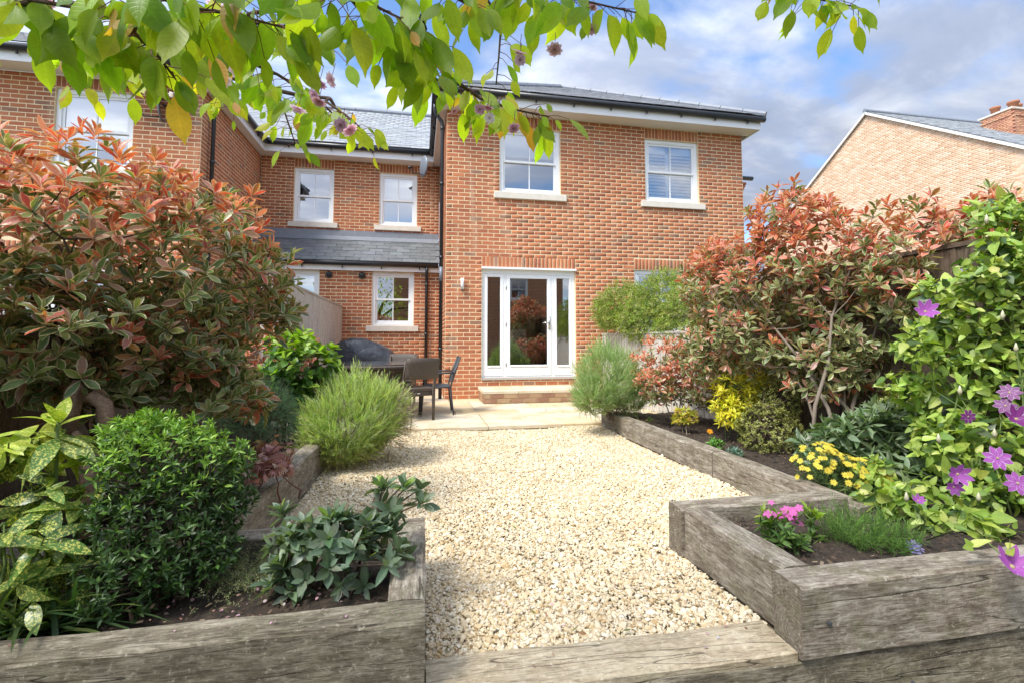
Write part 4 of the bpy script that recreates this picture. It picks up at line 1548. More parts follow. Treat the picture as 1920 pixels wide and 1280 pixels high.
# ------------------------------------------------------------------ furniture on the patio
def rattan_chair(loc, rz, label):
    c = empty('rattan_chair', loc, rz)
    tag(c, label, 'chair', 'rattan chairs around the patio table')
    M = MATS['rattan']
    MB().box(-.235, .235, -.22, .23, .385, .43).build('seat', M, c, bevel=.012)
    MB().box(-.225, .225, -.21, .22, .325, .384).build('apron', M, c)
    MB().box(-.02, .02, -.224, -.211, .355, .368).build('maker_plate', MATS['sill_stone'], c)
    # back: curved woven panel between two posts
    pb = MB()
    nx, nz = 8, 4
    for side in (0, 1):
        for j in range(nz + 1):
            for i in range(nx + 1):
                u = i / nx * 2 - 1
                z = .555 + (.825 - .555) * j / nz + .012 * (1 - u * u) * (j / nz)
                y = -.245 - .10 * (z - .43) / .4 - .035 * (1 - u * u) - side * .028
                pb.v.append((u * .235, y, z))
    w_ = nx + 1
    k = w_ * (nz + 1)
    for j in range(nz):
        for i in range(nx):
            a = j * w_ + i
            pb.f.append((a, a + 1, a + w_ + 1, a + w_))
            pb.f.append((k + a + w_, k + a + w_ + 1, k + a + 1, k + a))
    for i in range(nx):
        pb.f.append((nz * w_ + i, nz * w_ + i + 1, k + nz * w_ + i + 1, k + nz * w_ + i))
        pb.f.append((i + 1, i, k + i, k + i + 1))
    for j in range(nz):
        a, b = j * w_, j * w_ + nx
        pb.f.append((a, a + w_, k + a + w_, k + a))
        pb.f.append((b + w_, b, k + b, k + b + w_))
    pb.build('backrest', M, c, True)
    for s in (-1, 1):
        MB().tube([(s * .205, -.235, 0), (s * .21, -.225, .2), (s * .215, -.215, .42), (s * .222, -.265, .60), (s * .225, -.335, .80)], [.019, .023, .026, .022, .019], 8).build('back_leg', M, c, True)
        MB().tube([(s * .20, .215, 0), (s * .21, .205, .33)], [.019, .025], 8).build('front_leg', M, c, True)
    return c


rattan_chair((-.075, 6.80, 0), R(23), 'brown rattan chair with its back to the viewer at the patio edge')
rattan_chair((-.30, 8.32, 0), R(172), 'rattan chair on the far side of the patio table by the wall')
rattan_chair((-1.28, 7.55, 0), R(-65), 'rattan chair at the left end of the table beside the covered barbecue')


def garden_table():
    t = empty('round_table', (-.55, 7.25, 0))
    tag(t, 'round dark rattan patio table with glass top', 'table')
    MB().lathe((0, 0, 0), [(.44, .0), (.43, .04), (.34, .22), (.29, .36), (.34, .50), (.52, .62), (.66, .685)], 32).build('pedestal', MATS['rattan'], t, True)
    MB().lathe((0, 0, 0), [(.66, .686), (.70, .69), (.71, .715), (.69, .728), (.66, .730)], 40).build('table_top', MATS['rattan'], t)
    MB().lathe((0, 0, 0), [(.64, .732), (.66, .734), (.66, .740), (.64, .742)], 40).build('glass_top', MATS['table_glass'], t)
    return t


plain('table_glass', (.06, .06, .06), .08, .8, .1, 3)
garden_table()


def arm_chair():
    c = empty('metal_armchair', (.27, 7.28, 0), R(90))
    tag(c, 'slim dark metal armchair facing the table beside the drainpipe', 'chair')
    M = MATS['dark_metal']
    for s in (-1, 1):
        MB().tube([(s * .235, -.235, 0), (s * .24, -.205, .22), (s * .245, -.19, .40), (s * .245, -.225, .56), (s * .24, -.325, .82)], .0125, 8).build('back_leg', M, c, True)
        MB().tube([(s * .265, .225, 0), (s * .265, .20, .30), (s * .265, .175, .56), (s * .265, .12, .595), (s * .262, -.10, .60), (s * .25, -.235, .60)], .0125, 8).build('arm_frame', M, c, True)
        MB().tube([(s * .25, -.19, .395), (s * .262, .19, .40)], .011, 8).build('side_rail', M, c, True)
    MB().box(-.235, .235, -.185, .20, .392, .412).build('seat', MATS['sling_fabric'], c, bevel=.006)
    pb = MB()
    pb.quad((-.23, -.205, .46), (.23, -.205, .46), (.23, -.318, .80), (-.23, -.318, .80))
    pb.quad((-.23, -.318 - .012, .80), (.23, -.318 - .012, .80), (.23, -.217, .46), (-.23, -.217, .46))
    pb.build('backrest', MATS['sling_fabric'], c)
    MB().tube([(-.24, -.325, .82), (.24, -.325, .82)], .0125, 8).build('top_rail', M, c, True)
    MB().tube([(-.262, .19, .40), (.262, .19, .40)], .011, 8).build('front_rail', M, c, True)


arm_chair()


def barbecue():
    c = empty('covered_barbecue', (-1.02, 9.75, 0))
    c.scale = (1.1, 1, 1)
    tag(c, 'barbecue under a black fitted cover against the brick wall', 'barbecue')
    mb = MB()
    xs = np.linspace(-.66, .62, 19)
    hp = np.interp(xs, [-.66, -.58, -.40, -.22, 0, .22, .42, .54, .62], [.55, .84, 1.06, 1.11, 1.09, 1.02, .90, .78, .45])
    dp = np.interp(xs, [-.66, -.5, 0, .5, .62], [.20, .29, .32, .28, .18])
    na = 18
    rs = np.random.default_rng(3)
    for x, h_, d in zip(xs, hp, dp):
        for k in range(na + 1):
            a = math.pi * k / na
            cy, sz = math.cos(a), math.sin(a)
            yy = -d * math.copysign(abs(cy) ** .55, cy)
            z = .10 + (h_ - .10) * abs(sz) ** .45
            wr = .012 * math.sin(11 * x + 3 * math.sin(5 * a)) + .008 * math.sin(23 * x + 9 * a)
            mb.v.append((x + rs.normal(0, .003), yy * (1 + wr * 2), z + wr * (1 if 2 < k < na - 2 else .2)))
    for i in range(len(xs) - 1):
        for k in range(na):
            a = i * (na + 1) + k
            mb.f.append((a, a + 1, a + na + 2, a + na + 1))
    mb.f.append(tuple(range(na + 1))[::-1])
    e = (len(xs) - 1) * (na + 1)
    mb.f.append(tuple(e + k for k in range(na + 1)))
    mb.build('cover', MATS['cover_sheet'], c, True)
    for x in (-.45, .42):
        for y in (-.2, .2):
            MB().tube([(x, y, 0), (x, y, .2)], .02, 8).build('leg', MATS['dark_metal'], c, True)


barbecue()


# ------------------------------------------------------------------ inside the garden door
def indoors():
    c = empty('dining_chair', (2.05, 10.15, .30))
    tag(c, 'pale linen dining chair seen through the glass door', 'chair')
    MB().poly([(-.23, -.02, .42), (.23, -.02, .42), (.17, -.10, 1.0), (-.17, -.10, 1.0)]).poly([(-.17, -.14, 1.0), (.17, -.14, 1.0), (.23, -.07, .42), (-.23, -.07, .42)]).quad((-.23, -.07, .42), (-.23, -.02, .42), (-.17, -.10, 1.0), (-.17, -.14, 1.0)).quad((.23, -.02, .42), (.23, -.07, .42), (.17, -.14, 1.0), (.17, -.10, 1.0)).quad((-.17, -.10, 1.0), (.17, -.10, 1.0), (.17, -.14, 1.0), (-.17, -.14, 1.0)).build('backrest', MATS['linen'], c)
    MB().box(-.23, .23, -.02, .40, .38, .46).build('seat', MATS['linen'], c, bevel=.015)
    for x in (-.2, .2):
        for y in (-.04, .36):
            MB().bar((x, y, 0), (x, y, .38), .035, .035).build('leg', MATS['twig'], c)
    t = empty('dining_table', (2.2, 10.95, .30))
    tag(t, 'wooden dining table inside the room behind the glass door', 'table')
    MB().box(-.9, .9, -.45, .45, .72, .76).build('table_top', MATS['carved_wood'], t, bevel=.006)
    for x in (-.8, .8):
        for y in (-.38, .38):
            MB().bar((x, y, 0), (x, y, .72), .06, .06).build('leg', MATS['carved_wood'], t)
    p = empty('potted_spider_plant', (1.37, 9.22, .30))
    tag(p, 'spiky green plant in a glazed pot inside the left side light', 'plant')
    MB().lathe((0, 0, 0), [(.07, 0), (.10, .12), (.115, .2), (.115, .23), (.09, .22)], 20).build('pot', MATS['green_glaze'], p, True)
    rs = np.random.default_rng(4)
    for i in range(14):
        a = rs.uniform(0, 6.28)
        r_, h_ = rs.uniform(.05, .16), rs.uniform(.18, .36)
        if i == 0:
            r_, h_, a = .06, .62, 0.4
        q = MB()
        ca, sa = math.cos(a), math.sin(a)
        pts = [(0, .2, .010), (.35, .2 + h_ * .6, .012), (.8, .2 + h_, .008), (1.0, .2 + h_ * .93, .002)]
        for (f_, z, wd) in pts:
            q.v += [(r_ * f_ * ca - sa * wd, r_ * f_ * sa + ca * wd, z), (r_ * f_ * ca + sa * wd, r_ * f_ * sa - ca * wd, z)]
        q.f = [(0, 1, 3, 2), (2, 3, 5, 4), (4, 5, 7, 6)]
        q.build('leaf', MATS['green_stem'], p)


indoors()


def satellite_dish(loc, rz, label, size=.27):
    d = empty('satellite_dish', loc, rz)
    tag(d, label, 'satellite dish', 'satellite dishes on the terrace')
    q = MB()
    n, m = 5, 20
    for s in (0, .012):
        for j in range(n + 1):
            r_ = size * j / n
            for i in range(m):
                a = 2 * math.pi * i / m
                q.v.append((r_ * math.cos(a), -.30 + .9 * r_ * r_ - s, r_ * 1.08 * math.sin(a)))
    k = m * (n + 1)
    for j in range(n):
        for i in range(m):
            a, b = j * m + i, j * m + (i + 1) % m
            q.f.append((a, b, b + m, a + m))
            q.f.append((k + a + m, k + b + m, k + b, k + a))
    q.f += [(n * m + i, n * m + (i + 1) % m, k + n * m + (i + 1) % m, k + n * m + i) for i in range(m)]
    q.build('dish', MATS['grey_plastic'], d, True)
    MB().tube([(0, 0, -.05), (0, -.12, -.05), (0, -.24, 0)], .018, 8).build('mount', MATS['dark_metal'], d, True)
    MB().tube([(0, -.27, -size * .8), (0, -.48, -size * .9), (0, -.62, -.10)], .012, 8).build('arm', MATS['dark_metal'], d, True)
    MB().tube([(0, -.64, -.10), (0, -.55, -.07)], .03, 10).build('receiver', MATS['black_plastic'], d, True)
    return d


satellite_dish((.30, 11.55, 5.18), R(-68), 'small grey satellite dish under the eaves beside the drainpipe', .24)
satellite_dish((-4.05, 8.93, 5.02), R(-78), 'grey satellite dish on the left-hand house behind the cherry leaves', .27)


# carved wooden ornament among the spotted leaves
def ornament():
    p = at(142, 1060, 2.42)
    o = empty('wooden_sculpture', (p[0], p[1], .10))
    tag(o, 'smooth brown carved wooden sculpture standing among the yellow-spotted leaves', 'sculpture')
    M = MATS['carved_wood']
    MB().tube([(0.02, 0, 0), (.03, 0, .2), (.035, 0, .33), (.02, .01, .42), (.0, .01, .45)], [.036, .035, .034, .030, .010], 14).build('post', M, o, True)
    MB().tube([(.07, .02, .36), (.02, .03, .44), (-.03, .03, .52), (-.05, .03, .57)], [.010, .032, .030, .010], 14).build('arm', M, o, True)
    MB().tube([(.055, .04, .50), (.06, .05, .60), (.045, .05, .68), (.0, .05, .715), (-.04, .05, .70)], [.015, .030, .032, .028, .008], 14).build('head', M, o, True)
    MB().tube([(-.09, .06, .55), (-.095, .07, .66), (-.085, .07, .75), (-.08, .07, .785)], [.02, .036, .034, .010], 14).build('bowl', M, o, True)


ornament()

# ------------------------------------------------------------------ plants
def leaf_template(key, W, prof, fold=.25, curl=.12, nu=5, tip=1.0, wave=0.0):
    """leaf along +x, 1 long, midrib folded; uv = (along, across)"""
    v, uv, f = [], [], []
    for i in range(nu + 1):
        u = i / nu
        hw = W * max(.015 if i else .03, prof(u))
        z = -curl * u * u
        for s in (-1, 0, 1):
            v.append((u, s * hw, z + abs(s) * hw * fold + wave * s * math.sin(9 * u)))
            uv.append((u, .5 + .5 * s))
    for i in range(nu):
        a = i * 3
        f += [(a, a + 3, a + 4, a + 1), (a + 1, a + 4, a + 5, a + 2)]
    return tmpl(key, v, f, uv)


def sn(u, p=1.0, q=1.0):
    return max(0.0, math.sin(math.pi * min(1, max(0, u)) ** p)) ** q


L_OBOV = leaf_template('leaf_obovate', .175, lambda u: sn(u, 1.35, .85), .30, .10)
L_OVATE = leaf_template('leaf_ovate', .24, lambda u: sn(u, .86, .85) if u < .80 else max(.02, .42 * (1 - (u - .80) * 5.0) ** 1.6 + .02), .16, .14, 8)
L_ELL = leaf_template('leaf_elliptic', .21, lambda u: sn(u, 1.0, .85), .28, .10, 4)
L_LANC = leaf_template('leaf_lance', .15, lambda u: sn(u, .9, .95), .30, .14, 4)
L_AUC = leaf_template('leaf_aucuba', .18, lambda u: sn(u, .95, .8) * (1 if u < .85 else .9), .14, .30, 7, wave=.006)
L_HEART = leaf_template('leaf_heart', .34, lambda u: min(1.0, (u + .02) * 4) ** .6 * (1 - u) ** .62 * 1.15, .22, .18, 6)
L_SMALL = leaf_template('leaf_small', .25, lambda u: sn(u, 1.0, .8), .25, .08, 2)
L_STRAP = leaf_template('leaf_strap', .030, lambda u: (1 - u) ** .5 if u > .2 else .9, .3, .55, 6)
L_BROAD = leaf_template('leaf_broad', .36, lambda u: sn(u, .85, .75), .18, .18, 5)


def merge_t(key, parts):
    """one template out of placed copies of another: (template, offset, matrix, scale)"""
    v, f, uv = [], [], []
    for T, off, M, s in parts:
        n = len(v)
        q = (np.asarray(T['v']) * s) @ np.asarray(M).T + np.asarray(off)
        v += [tuple(x) for x in q]
        f += [tuple(i + n for i in face) for face in T['f']]
        uv += [tuple(x) for x in T['uv']]
    return tmpl(key, v, f, uv)


def frame(a, n):
    a = np.asarray(a, float)
    a = a / np.linalg.norm(a)
    n = np.asarray(n, float)
    n = n - a * (n @ a)
    n = n / (np.linalg.norm(n) + 1e-9)
    return np.stack([a, np.cross(n, a), n], 1)


NEEDLE = leaf_template('needle', .045, lambda u: sn(u, .8, .6), .2, .05, 1)
BLADE = tmpl('blade', [(0, -.03, 0), (0, .03, 0), (.5, .05, .02), (.5, -.05, .02), (1, 0, .0)], [(0, 3, 2, 1), (3, 4, 2)], [(0, 0), (0, 1), (.5, 1), (.5, 0), (1, .5)])


def sprig_template(key, n=11, spread=.8, ln=.30, stem=True, taper=.5, seed=1, blade=BLADE):
    rs = np.random.default_rng(seed)
    parts = []
    for i in range(n):
        u = .12 + .85 * i / (n - 1)
        a = i * 2.4
        th = spread * (1 - taper * u) + rs.normal(0, .08)
        d = np.array([math.cos(th), math.sin(th) * math.cos(a), math.sin(th) * math.sin(a)])
        nrm = np.array([math.sin(th), -math.cos(th) * math.cos(a), -math.cos(th) * math.sin(a)])
        parts.append((blade, (u, 0, 0), frame(d, -nrm), ln * (1 - .35 * u) * rs.uniform(.8, 1.2)))
    if stem:
        parts.append((BLADE, (0, 0, 0), np.diag([1.0, .25, .25]), 1.0))
    return merge_t(key, parts)


T_LAV = sprig_template('lavender_sprig', 13, .62, .34, True, .5, 1)
T_CONI = sprig_template('conifer_sprig', 16, .95, .24, True, .3, 2)
T_FEATH = sprig_template('feathery_sprig', 14, .9, .34, True, .4, 3)
T_THYME = sprig_template('thyme_sprig', 8, 1.2, .25, True, .2, 4, L_SMALL)
T_DRY = sprig_template('dry_sprig', 7, .5, .25, True, .5, 5)


def mat_leaf(name, rough=.38, trans=.30, margin=None, spots=None, vein=.25, spec=.5, side_veins=8.0, tmul=(1.5, 1.7, .55), bmp=.25):
    m, t, p = new_mat(name)
    c = tint_out(t)
    uvn = N(t, 'ShaderNodeUVMap')
    sp = N(t, 'ShaderNodeSeparateXYZ')
    t.links.new(uvn.outputs[0], sp.inputs[0])
    g = N(t, 'ShaderNodeNewGeometry')
    ac = math_node(t, 'ABSOLUTE', math_node(t, 'MULTIPLY_ADD', sp.outputs[1], 2.0, -1.0))
    n0 = noise_node(t, g.outputs['Position'], 60, 4, .6)
    c = mix_col(t, ramp_node(t, n0, [(.35, .25), (.65, 0.0)]), c, mix_col(t, 1.0, c, (.45, .45, .45), 'MULTIPLY'))
    if margin:
        e = math_node(t, 'ADD', ac, math_node(t, 'MULTIPLY_ADD', noise_node(t, g.outputs['Position'], 45, 3, .6), .7, -.35))
        c = mix_col(t, ramp_node(t, e, [(margin[1], 0.0), (margin[1] + .12, margin[2])]), c, margin[0])
    if spots:
        n1 = noise_node(t, g.outputs['Position'], spots[0], 5, .7)
        c = mix_col(t, ramp_node(t, n1, [(spots[1], 0.0), (spots[1] + .05, spots[2])]), c, spots[3])
    mid = ramp_node(t, ac, [(0.0, vein * 1.6), (.10, 0.0)])
    fr = math_node(t, 'FRACT', math_node(t, 'SUBTRACT', math_node(t, 'MULTIPLY', sp.outputs[0], side_veins), math_node(t, 'MULTIPLY', ac, 1.6)))
    sv = ramp_node(t, math_node(t, 'ABSOLUTE', math_node(t, 'SUBTRACT', fr, .5)), [(0.0, vein), (.16, 0.0)])
    vv = math_node(t, 'MAXIMUM', mid, sv)
    c = mix_col(t, vv, c, mix_col(t, 1.0, c, (1.7, 1.7, 1.5), 'MULTIPLY'))
    t.links.new(c, p.inputs['Base Color'])
    p.inputs['Roughness'].default_value = rough
    p.inputs['Specular IOR Level'].default_value = spec
    if bmp:
        bump(t, p, math_node(t, 'SUBTRACT', math_node(t, 'MULTIPLY', n0, .25), vv), bmp, .006)
    tr = N(t, 'ShaderNodeBsdfTranslucent')
    t.links.new(mix_col(t, 1.0, c, tmul, 'MULTIPLY'), tr.inputs[0])
    mx = N(t, 'ShaderNodeMixShader')
    mx.inputs[0].default_value = trans
    t.links.new(p.outputs[0], mx.inputs[1])
    t.links.new(tr.outputs[0], mx.inputs[2])
    t.links.new(mx.outputs[0], t.nodes['Material Output'].inputs[0])
    MATS[name] = m


mat_leaf('leaf_plain')
mat_leaf('leaf_gloss', .36, .22, vein=.12, spec=.45)
mat_leaf('leaf_cherry', .42, .62, vein=.15, side_veins=10, tmul=(2.1, 2.1, .45))
mat_leaf('leaf_photinia', .32, .30, ((.62, .52, .34), .66, .70), vein=.14, spec=.5, tmul=(1.6, 1.3, .7))
mat_leaf('leaf_aucuba', .28, .25, None, (120, .515, .92, (.66, .64, .16)), .12)
mat_leaf('leaf_variegated', .35, .22, ((.62, .58, .16), .55, .85), vein=.1)
mat_leaf('leaf_soft', .6, .35, vein=0.0, spec=.25, bmp=0)
mat_leaf('petal', .55, .45, vein=.10, spec=.25, tmul=(1.15, 1.05, 1.1), bmp=0)
mat_leaf('petal_clematis', .5, .40, ((.66, .50, .74), .78, .55), vein=.35, spec=.25, side_veins=0.0, tmul=(1.1, 1.0, 1.1), bmp=0)


def unit(v):
    return v / (np.linalg.norm(v, axis=-1, keepdims=True) + 1e-9)


def blob_points(blobs, n, rs, lo=.55, cut=None):
    """points in the outer part of a union of ellipsoids, with the outward direction"""
    vol = np.array([(b[1][0] * b[1][1] + b[1][1] * b[1][2] + b[1][0] * b[1][2]) for b in blobs])
    P, D = [], []
    k = rs.choice(len(blobs), n * 3, p=vol / vol.sum())
    d = unit(rs.normal(size=(n * 3, 3)))
    r = lo + (1 - lo) * rs.random(n * 3) ** .6
    r = r * (1 + .07 * np.sin(5 * d[:, 0] + 3 * k) * np.sin(6 * d[:, 2] + k) + .05 * np.sin(11 * d[:, 1] + 2 * k))
    for i in range(n * 3):
        c, rad = np.array(blobs[k[i]][0]), np.array(blobs[k[i]][1])
        p = c + d[i] * rad * r[i]
        inside = False
        for j, b in enumerate(blobs):
            if j != k[i]:
                q = (p - np.array(b[0])) / np.array(b[1])
                if q @ q < .34:
                    inside = True
                    break
        if inside or (cut is not None and not cut(p)):
            continue
        P.append(p)
        D.append(unit(d[i] / rad))
        if len(P) >= n:
            break
    return np.array(P), np.array(D)


def rosettes(tips, dirs, k, rs, size, th=(.5, 1.5), jit=.25, off=.0, droop=.0, szvar=.2):
    """k leaves around each twig tip"""
    n = len(tips)
    P, M, S, lv = [], [], [], []
    for i in range(n):
        d = dirs[i]
        p1 = np.cross(d, (0.3, .2, 1.0))
        p1 = p1 / (np.linalg.norm(p1) + 1e-9)
        p2 = np.cross(d, p1)
        a0 = rs.uniform(0, 6.28)
        kk = max(2, int(round(k + rs.normal(0, k * .15))))
        for j in range(kk):
            f = j / max(1, kk - 1)
            az = a0 + j * 2.4 + rs.normal(0, jit)
            t = th[0] + (th[1] - th[0]) * f + rs.normal(0, jit * .7)
            a = math.cos(t) * d + math.sin(t) * (math.cos(az) * p1 + math.sin(az) * p2)
            a = a + np.array([0, 0, -droop * rs.uniform(.3, 1.2)])
            nr = d + rs.normal(0, jit, 3)
            P.append(tips[i] - d * off * f)
            M.append(frame(a, nr))
            s_ = size * rs.uniform(1 - szvar, 1 + szvar) * (.75 + .35 * min(1, f * 2))
            S.append((s_, s_ * rs.uniform(.82, 1.12), s_ * rs.uniform(.1, 2.3)))
            lv.append(i)
    return np.array(P), np.array(M), np.array(S), np.array(lv)


def pick(pal, n, rs, p=None, var=.15):
    pal = np.array(pal)
    k = rs.choice(len(pal), n, p=p)
    return pal[k] * rs.uniform(1 - var, 1 + var, (n, 1)) * (1 + rs.normal(0, .05, (n, 3)))


def stems(root, base, targets, rs, mat='bark', r0=.016, name='stem', n_main=5, spread=.08, twig=.003, r_twig=.0035):
    """main stems up from the base, finer twigs to the tips"""
    base = np.array(base, float)
    targets = np.asarray(targets)
    if len(targets) == 0:
        return
    idx = rs.choice(len(targets), min(n_main, len(targets)), replace=False)
    mains = []
    for i in idx:
        t = targets[i] * .78 + targets.mean(0) * .22
        b = base + np.array([rs.normal(0, spread), rs.normal(0, spread), 0])
        pts = []
        for s in np.linspace(0, 1, 6):
            p = b + (t - b) * np.array([s ** 1.4, s ** 1.4, s ** .85])
            p = p + rs.normal(0, .015, 3) * (0 < s < 1)
            pts.append(p)
        mains.append(np.array(pts))
        MB().tube([tuple(p) for p in pts], list(np.linspace(r0, r0 * .3, 6)), 7).build(name, MATS[mat], root, True)
    mb = MB()
    allp = np.concatenate([m[2:] for m in mains])
    sel = rs.choice(len(targets), min(len(targets), 160), replace=False)
    for i in sel:
        t = targets[i]
        d = np.linalg.norm(allp - t, axis=1) + np.where(allp[:, 2] > t[2] + .02, .15, 0)
        if d.min() > .40:
            continue
        s = allp[np.argmin(d)]
        m = (s + t) / 2 + np.array([rs.normal(0, .01), rs.normal(0, .01), -.02])
        mb.tube([tuple(s), tuple(m), tuple(t)], [r_twig * 1.6, r_twig * 1.2, r_twig * .7], 5, False)
    if mb.v:
        mb.build('twigs', MATS[mat], root, True, kind='stuff')


def plant(name, base, label, cat='shrub', group=None):
    return thing(name, tuple(base), label, cat, group)


def shrub(name, base, label, blobs, T, mat, n_tips, k, size, colour, seed, up=.5, n_single=300, th=(.5, 1.5), lo=.55, stem_mat='bark', r0=.012, n_main=5, droop=0.0, jit=.25, cut=None, cat='shrub', szvar=.2, spread=.07):
    rs = np.random.default_rng(seed)
    root = plant(name, base, label, cat)
    tips, out = blob_points(blobs, n_tips, rs, lo, cut)
    dirs = unit(out * .7 + np.array([0, 0, up]) + rs.normal(0, .25, out.shape))
    P, M, S, li = rosettes(tips, dirs, k, rs, size, th, jit, size * .35, droop, szvar)
    zmin, zmax = tips[:, 2].min(), tips[:, 2].max()
    hgt = (P[:, 2] - zmin) / (zmax - zmin + 1e-6)
    cen = np.mean([b[0] for b in blobs], 0)
    C = colour(P, hgt, li, rs, tips)
    pieces('leaf', 'foliage', T, P, M, S, C, MATS[mat], root, n_single, True)
    if n_main:
        stems(root, base, tips, rs, stem_mat, r0, 'stem', n_main, spread)
    return root, tips, dirs


# --- large red-tipped shrubs on both sides
RED = [(.57, .135, .075), (.60, .18, .09), (.52, .10, .08), (.64, .28, .19), (.48, .23, .09)]
BRONZE = [(.44, .22, .12), (.48, .20, .13), (.34, .28, .09), (.52, .28, .21)]
DARK = [(.13, .20, .055), (.18, .25, .07), (.10, .155, .05), (.26, .29, .10), (.36, .20, .14)]


def photinia_colour(redness, top=.80):
    def fn(P, h, li, rs, tips):
        n = len(P)
        C = pick(DARK, n, rs, [.27, .25, .18, .18, .12])
        tone = rs.random(len(tips))[li]
        t = h + rs.normal(0, .09, n)
        br = (tone < .08 + .28 * h) & (rs.random(n) < .7)
        C[br] = pick(BRONZE, br.sum(), rs)
        rd = (t > top - redness * .18) & (tone < .80) | ((tone < .03 + .05 * redness) & (rs.random(n) < .85))
        C[rd] = pick(RED, rd.sum(), rs)
        return C
    return fn


lb = [(at(115, 425, 2.62), (.60, .48, .49)), (at(320, 480, 2.92), (.56, .48, .50)), (at(455, 545, 3.12), (.33, .40, .36)), (at(60, 600, 2.50), (.50, .38, .30)), (at(320, 640, 2.85), (.42, .36, .26)),
      (at(-120, 500, 2.4), (.45, .4, .45)), (at(430, 730, 2.95), (.24, .28, .18)), (at(220, 715, 2.80), (.34, .30, .18)), (at(60, 690, 2.6), (.34, .3, .16))]
base_l = at(250, 905, 2.95)
base_l[2] = .10
shrub('photinia_shrub', base_l, 'large red-tipped variegated shrub filling the left side above the board fence', lb, L_OBOV, 'leaf_photinia', 1200, 8, .082, photinia_colour(.75, .84), 31, .75, 300, (.35, 1.45), .35, 'bark', .016, 7, spread=.10)
rb_ = [((2.95, 4.15, 1.48), (.42, .50, .58)), ((3.25, 3.62, 1.70), (.50, .52, .62)), ((3.62, 3.10, 1.72), (.48, .48, .46)), ((3.42, 3.36, 1.15), (.42, .44, .40)), ((3.05, 3.90, 1.05), (.40, .42, .36)), ((3.98, 2.72, 1.90), (.30, .28, .26)), ((2.85, 4.05, 1.15), (.34, .40, .40)), ((3.30, 3.45, .85), (.40, .38, .30)), ((2.78, 4.25, 1.65), (.30, .36, .42)), ((3.15, 3.60, 2.10), (.36, .36, .30)), ((2.75, 4.3, .95), (.28, .3, .3)), ((3.38, 2.85, 1.45), (.24, .26, .26))]
base_r = (3.20, 3.22, .10)
shrub('photinia_shrub', base_r, 'large red-tipped variegated shrub on the right in front of the pale gable', rb_, L_OBOV, 'leaf_photinia', 1550, 8, .082, photinia_colour(1.0, .78), 32, .70, 300, (.35, 1.45), .35, 'grey_twig', .017, 6, spread=.10)
rs_ = [(at(1258, 690, 5.2), (.46, .38, .42)), (at(1325, 705, 4.9), (.34, .30, .38)), (at(1230, 720, 5.0), (.24, .22, .22)), (at(1300, 655, 5.3), (.28, .28, .26))]
b_ = at(1275, 800, 5.0)
b_[2] = .1
shrub('photinia_shrub', b_, 'knee-high red-leaved shrub between the right lavender and the large shrub', rs_, L_OBOV, 'leaf_photinia', 560, 7, .066, photinia_colour(1.6, .55), 33, .8, 220, (.35, 1.3), .4, 'grey_twig', .009, 7)
ls_ = [(at(500, 660, 5.3), (.36, .35, .26)), (at(560, 665, 5.5), (.25, .25, .22))]
b_ = at(530, 790, 5.3)
b_[2] = .1
shrub('photinia_shrub', b_, 'small red-leaved shrub behind the bright green one by the pale fence', ls_, L_OBOV, 'leaf_photinia', 110, 7, .075, photinia_colour(1.7, .5), 34, .8, 150, (.35, 1.3), .4, 'grey_twig', .008, 5)


# --- lavender
def lavender(base, label, blobs, seed, n, cols, size=.14, dry=None):
    rs = np.random.default_rng(seed)
    root = plant('lavender_bush', base, label, 'lavender')
    P, D = blob_points(blobs, n, rs, .55)
    n = len(P)
    dirs = unit(D * .8 + np.array([0, 0, .75]) + rs.normal(0, .30, D.shape))
    M = np.array([frame(d, rs.normal(0, 1, 3)) for d in dirs])
    S = size * rs.uniform(.55, 1.6, n) * (1 + .35 * np.sin(9 * P[:, 0]) * np.sin(11 * P[:, 1] + 2))
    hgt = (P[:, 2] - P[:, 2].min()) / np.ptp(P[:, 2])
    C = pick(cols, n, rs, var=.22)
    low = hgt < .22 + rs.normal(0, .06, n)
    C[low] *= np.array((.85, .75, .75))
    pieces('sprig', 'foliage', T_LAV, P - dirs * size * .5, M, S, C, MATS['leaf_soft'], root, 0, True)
    if dry:
        P2, D2 = blob_points(dry, 420, rs, .4)
        d2 = unit(D2 + np.array([.5, -.1, .15]) + rs.normal(0, .3, D2.shape))
        M2 = np.array([frame(d, rs.normal(0, 1, 3)) for d in d2])
        C2 = pick([(.30, .24, .20), (.38, .32, .27), (.22, .17, .14)], len(P2), rs)
        joined('dry_stalks', T_DRY, P2, M2, np.repeat((.14 * rs.uniform(.7, 1.2, len(P2)))[:, None], 3, 1), C2, MATS['leaf_soft'], root)
    mb = MB()
    for i in range(26):
        t = P[rs.integers(0, n)] * .7 + np.array(base) * .3
        mb.tube([tuple(np.array(base) + rs.normal(0, .03, 3) * (1, 1, 0)), tuple((np.array(base) + t) / 2 + rs.normal(0, .02, 3)), tuple(t)], [.007, .005, .003], 5, False)
    mb.build('woody_stems', MATS['grey_twig'], root, True, kind='stuff')


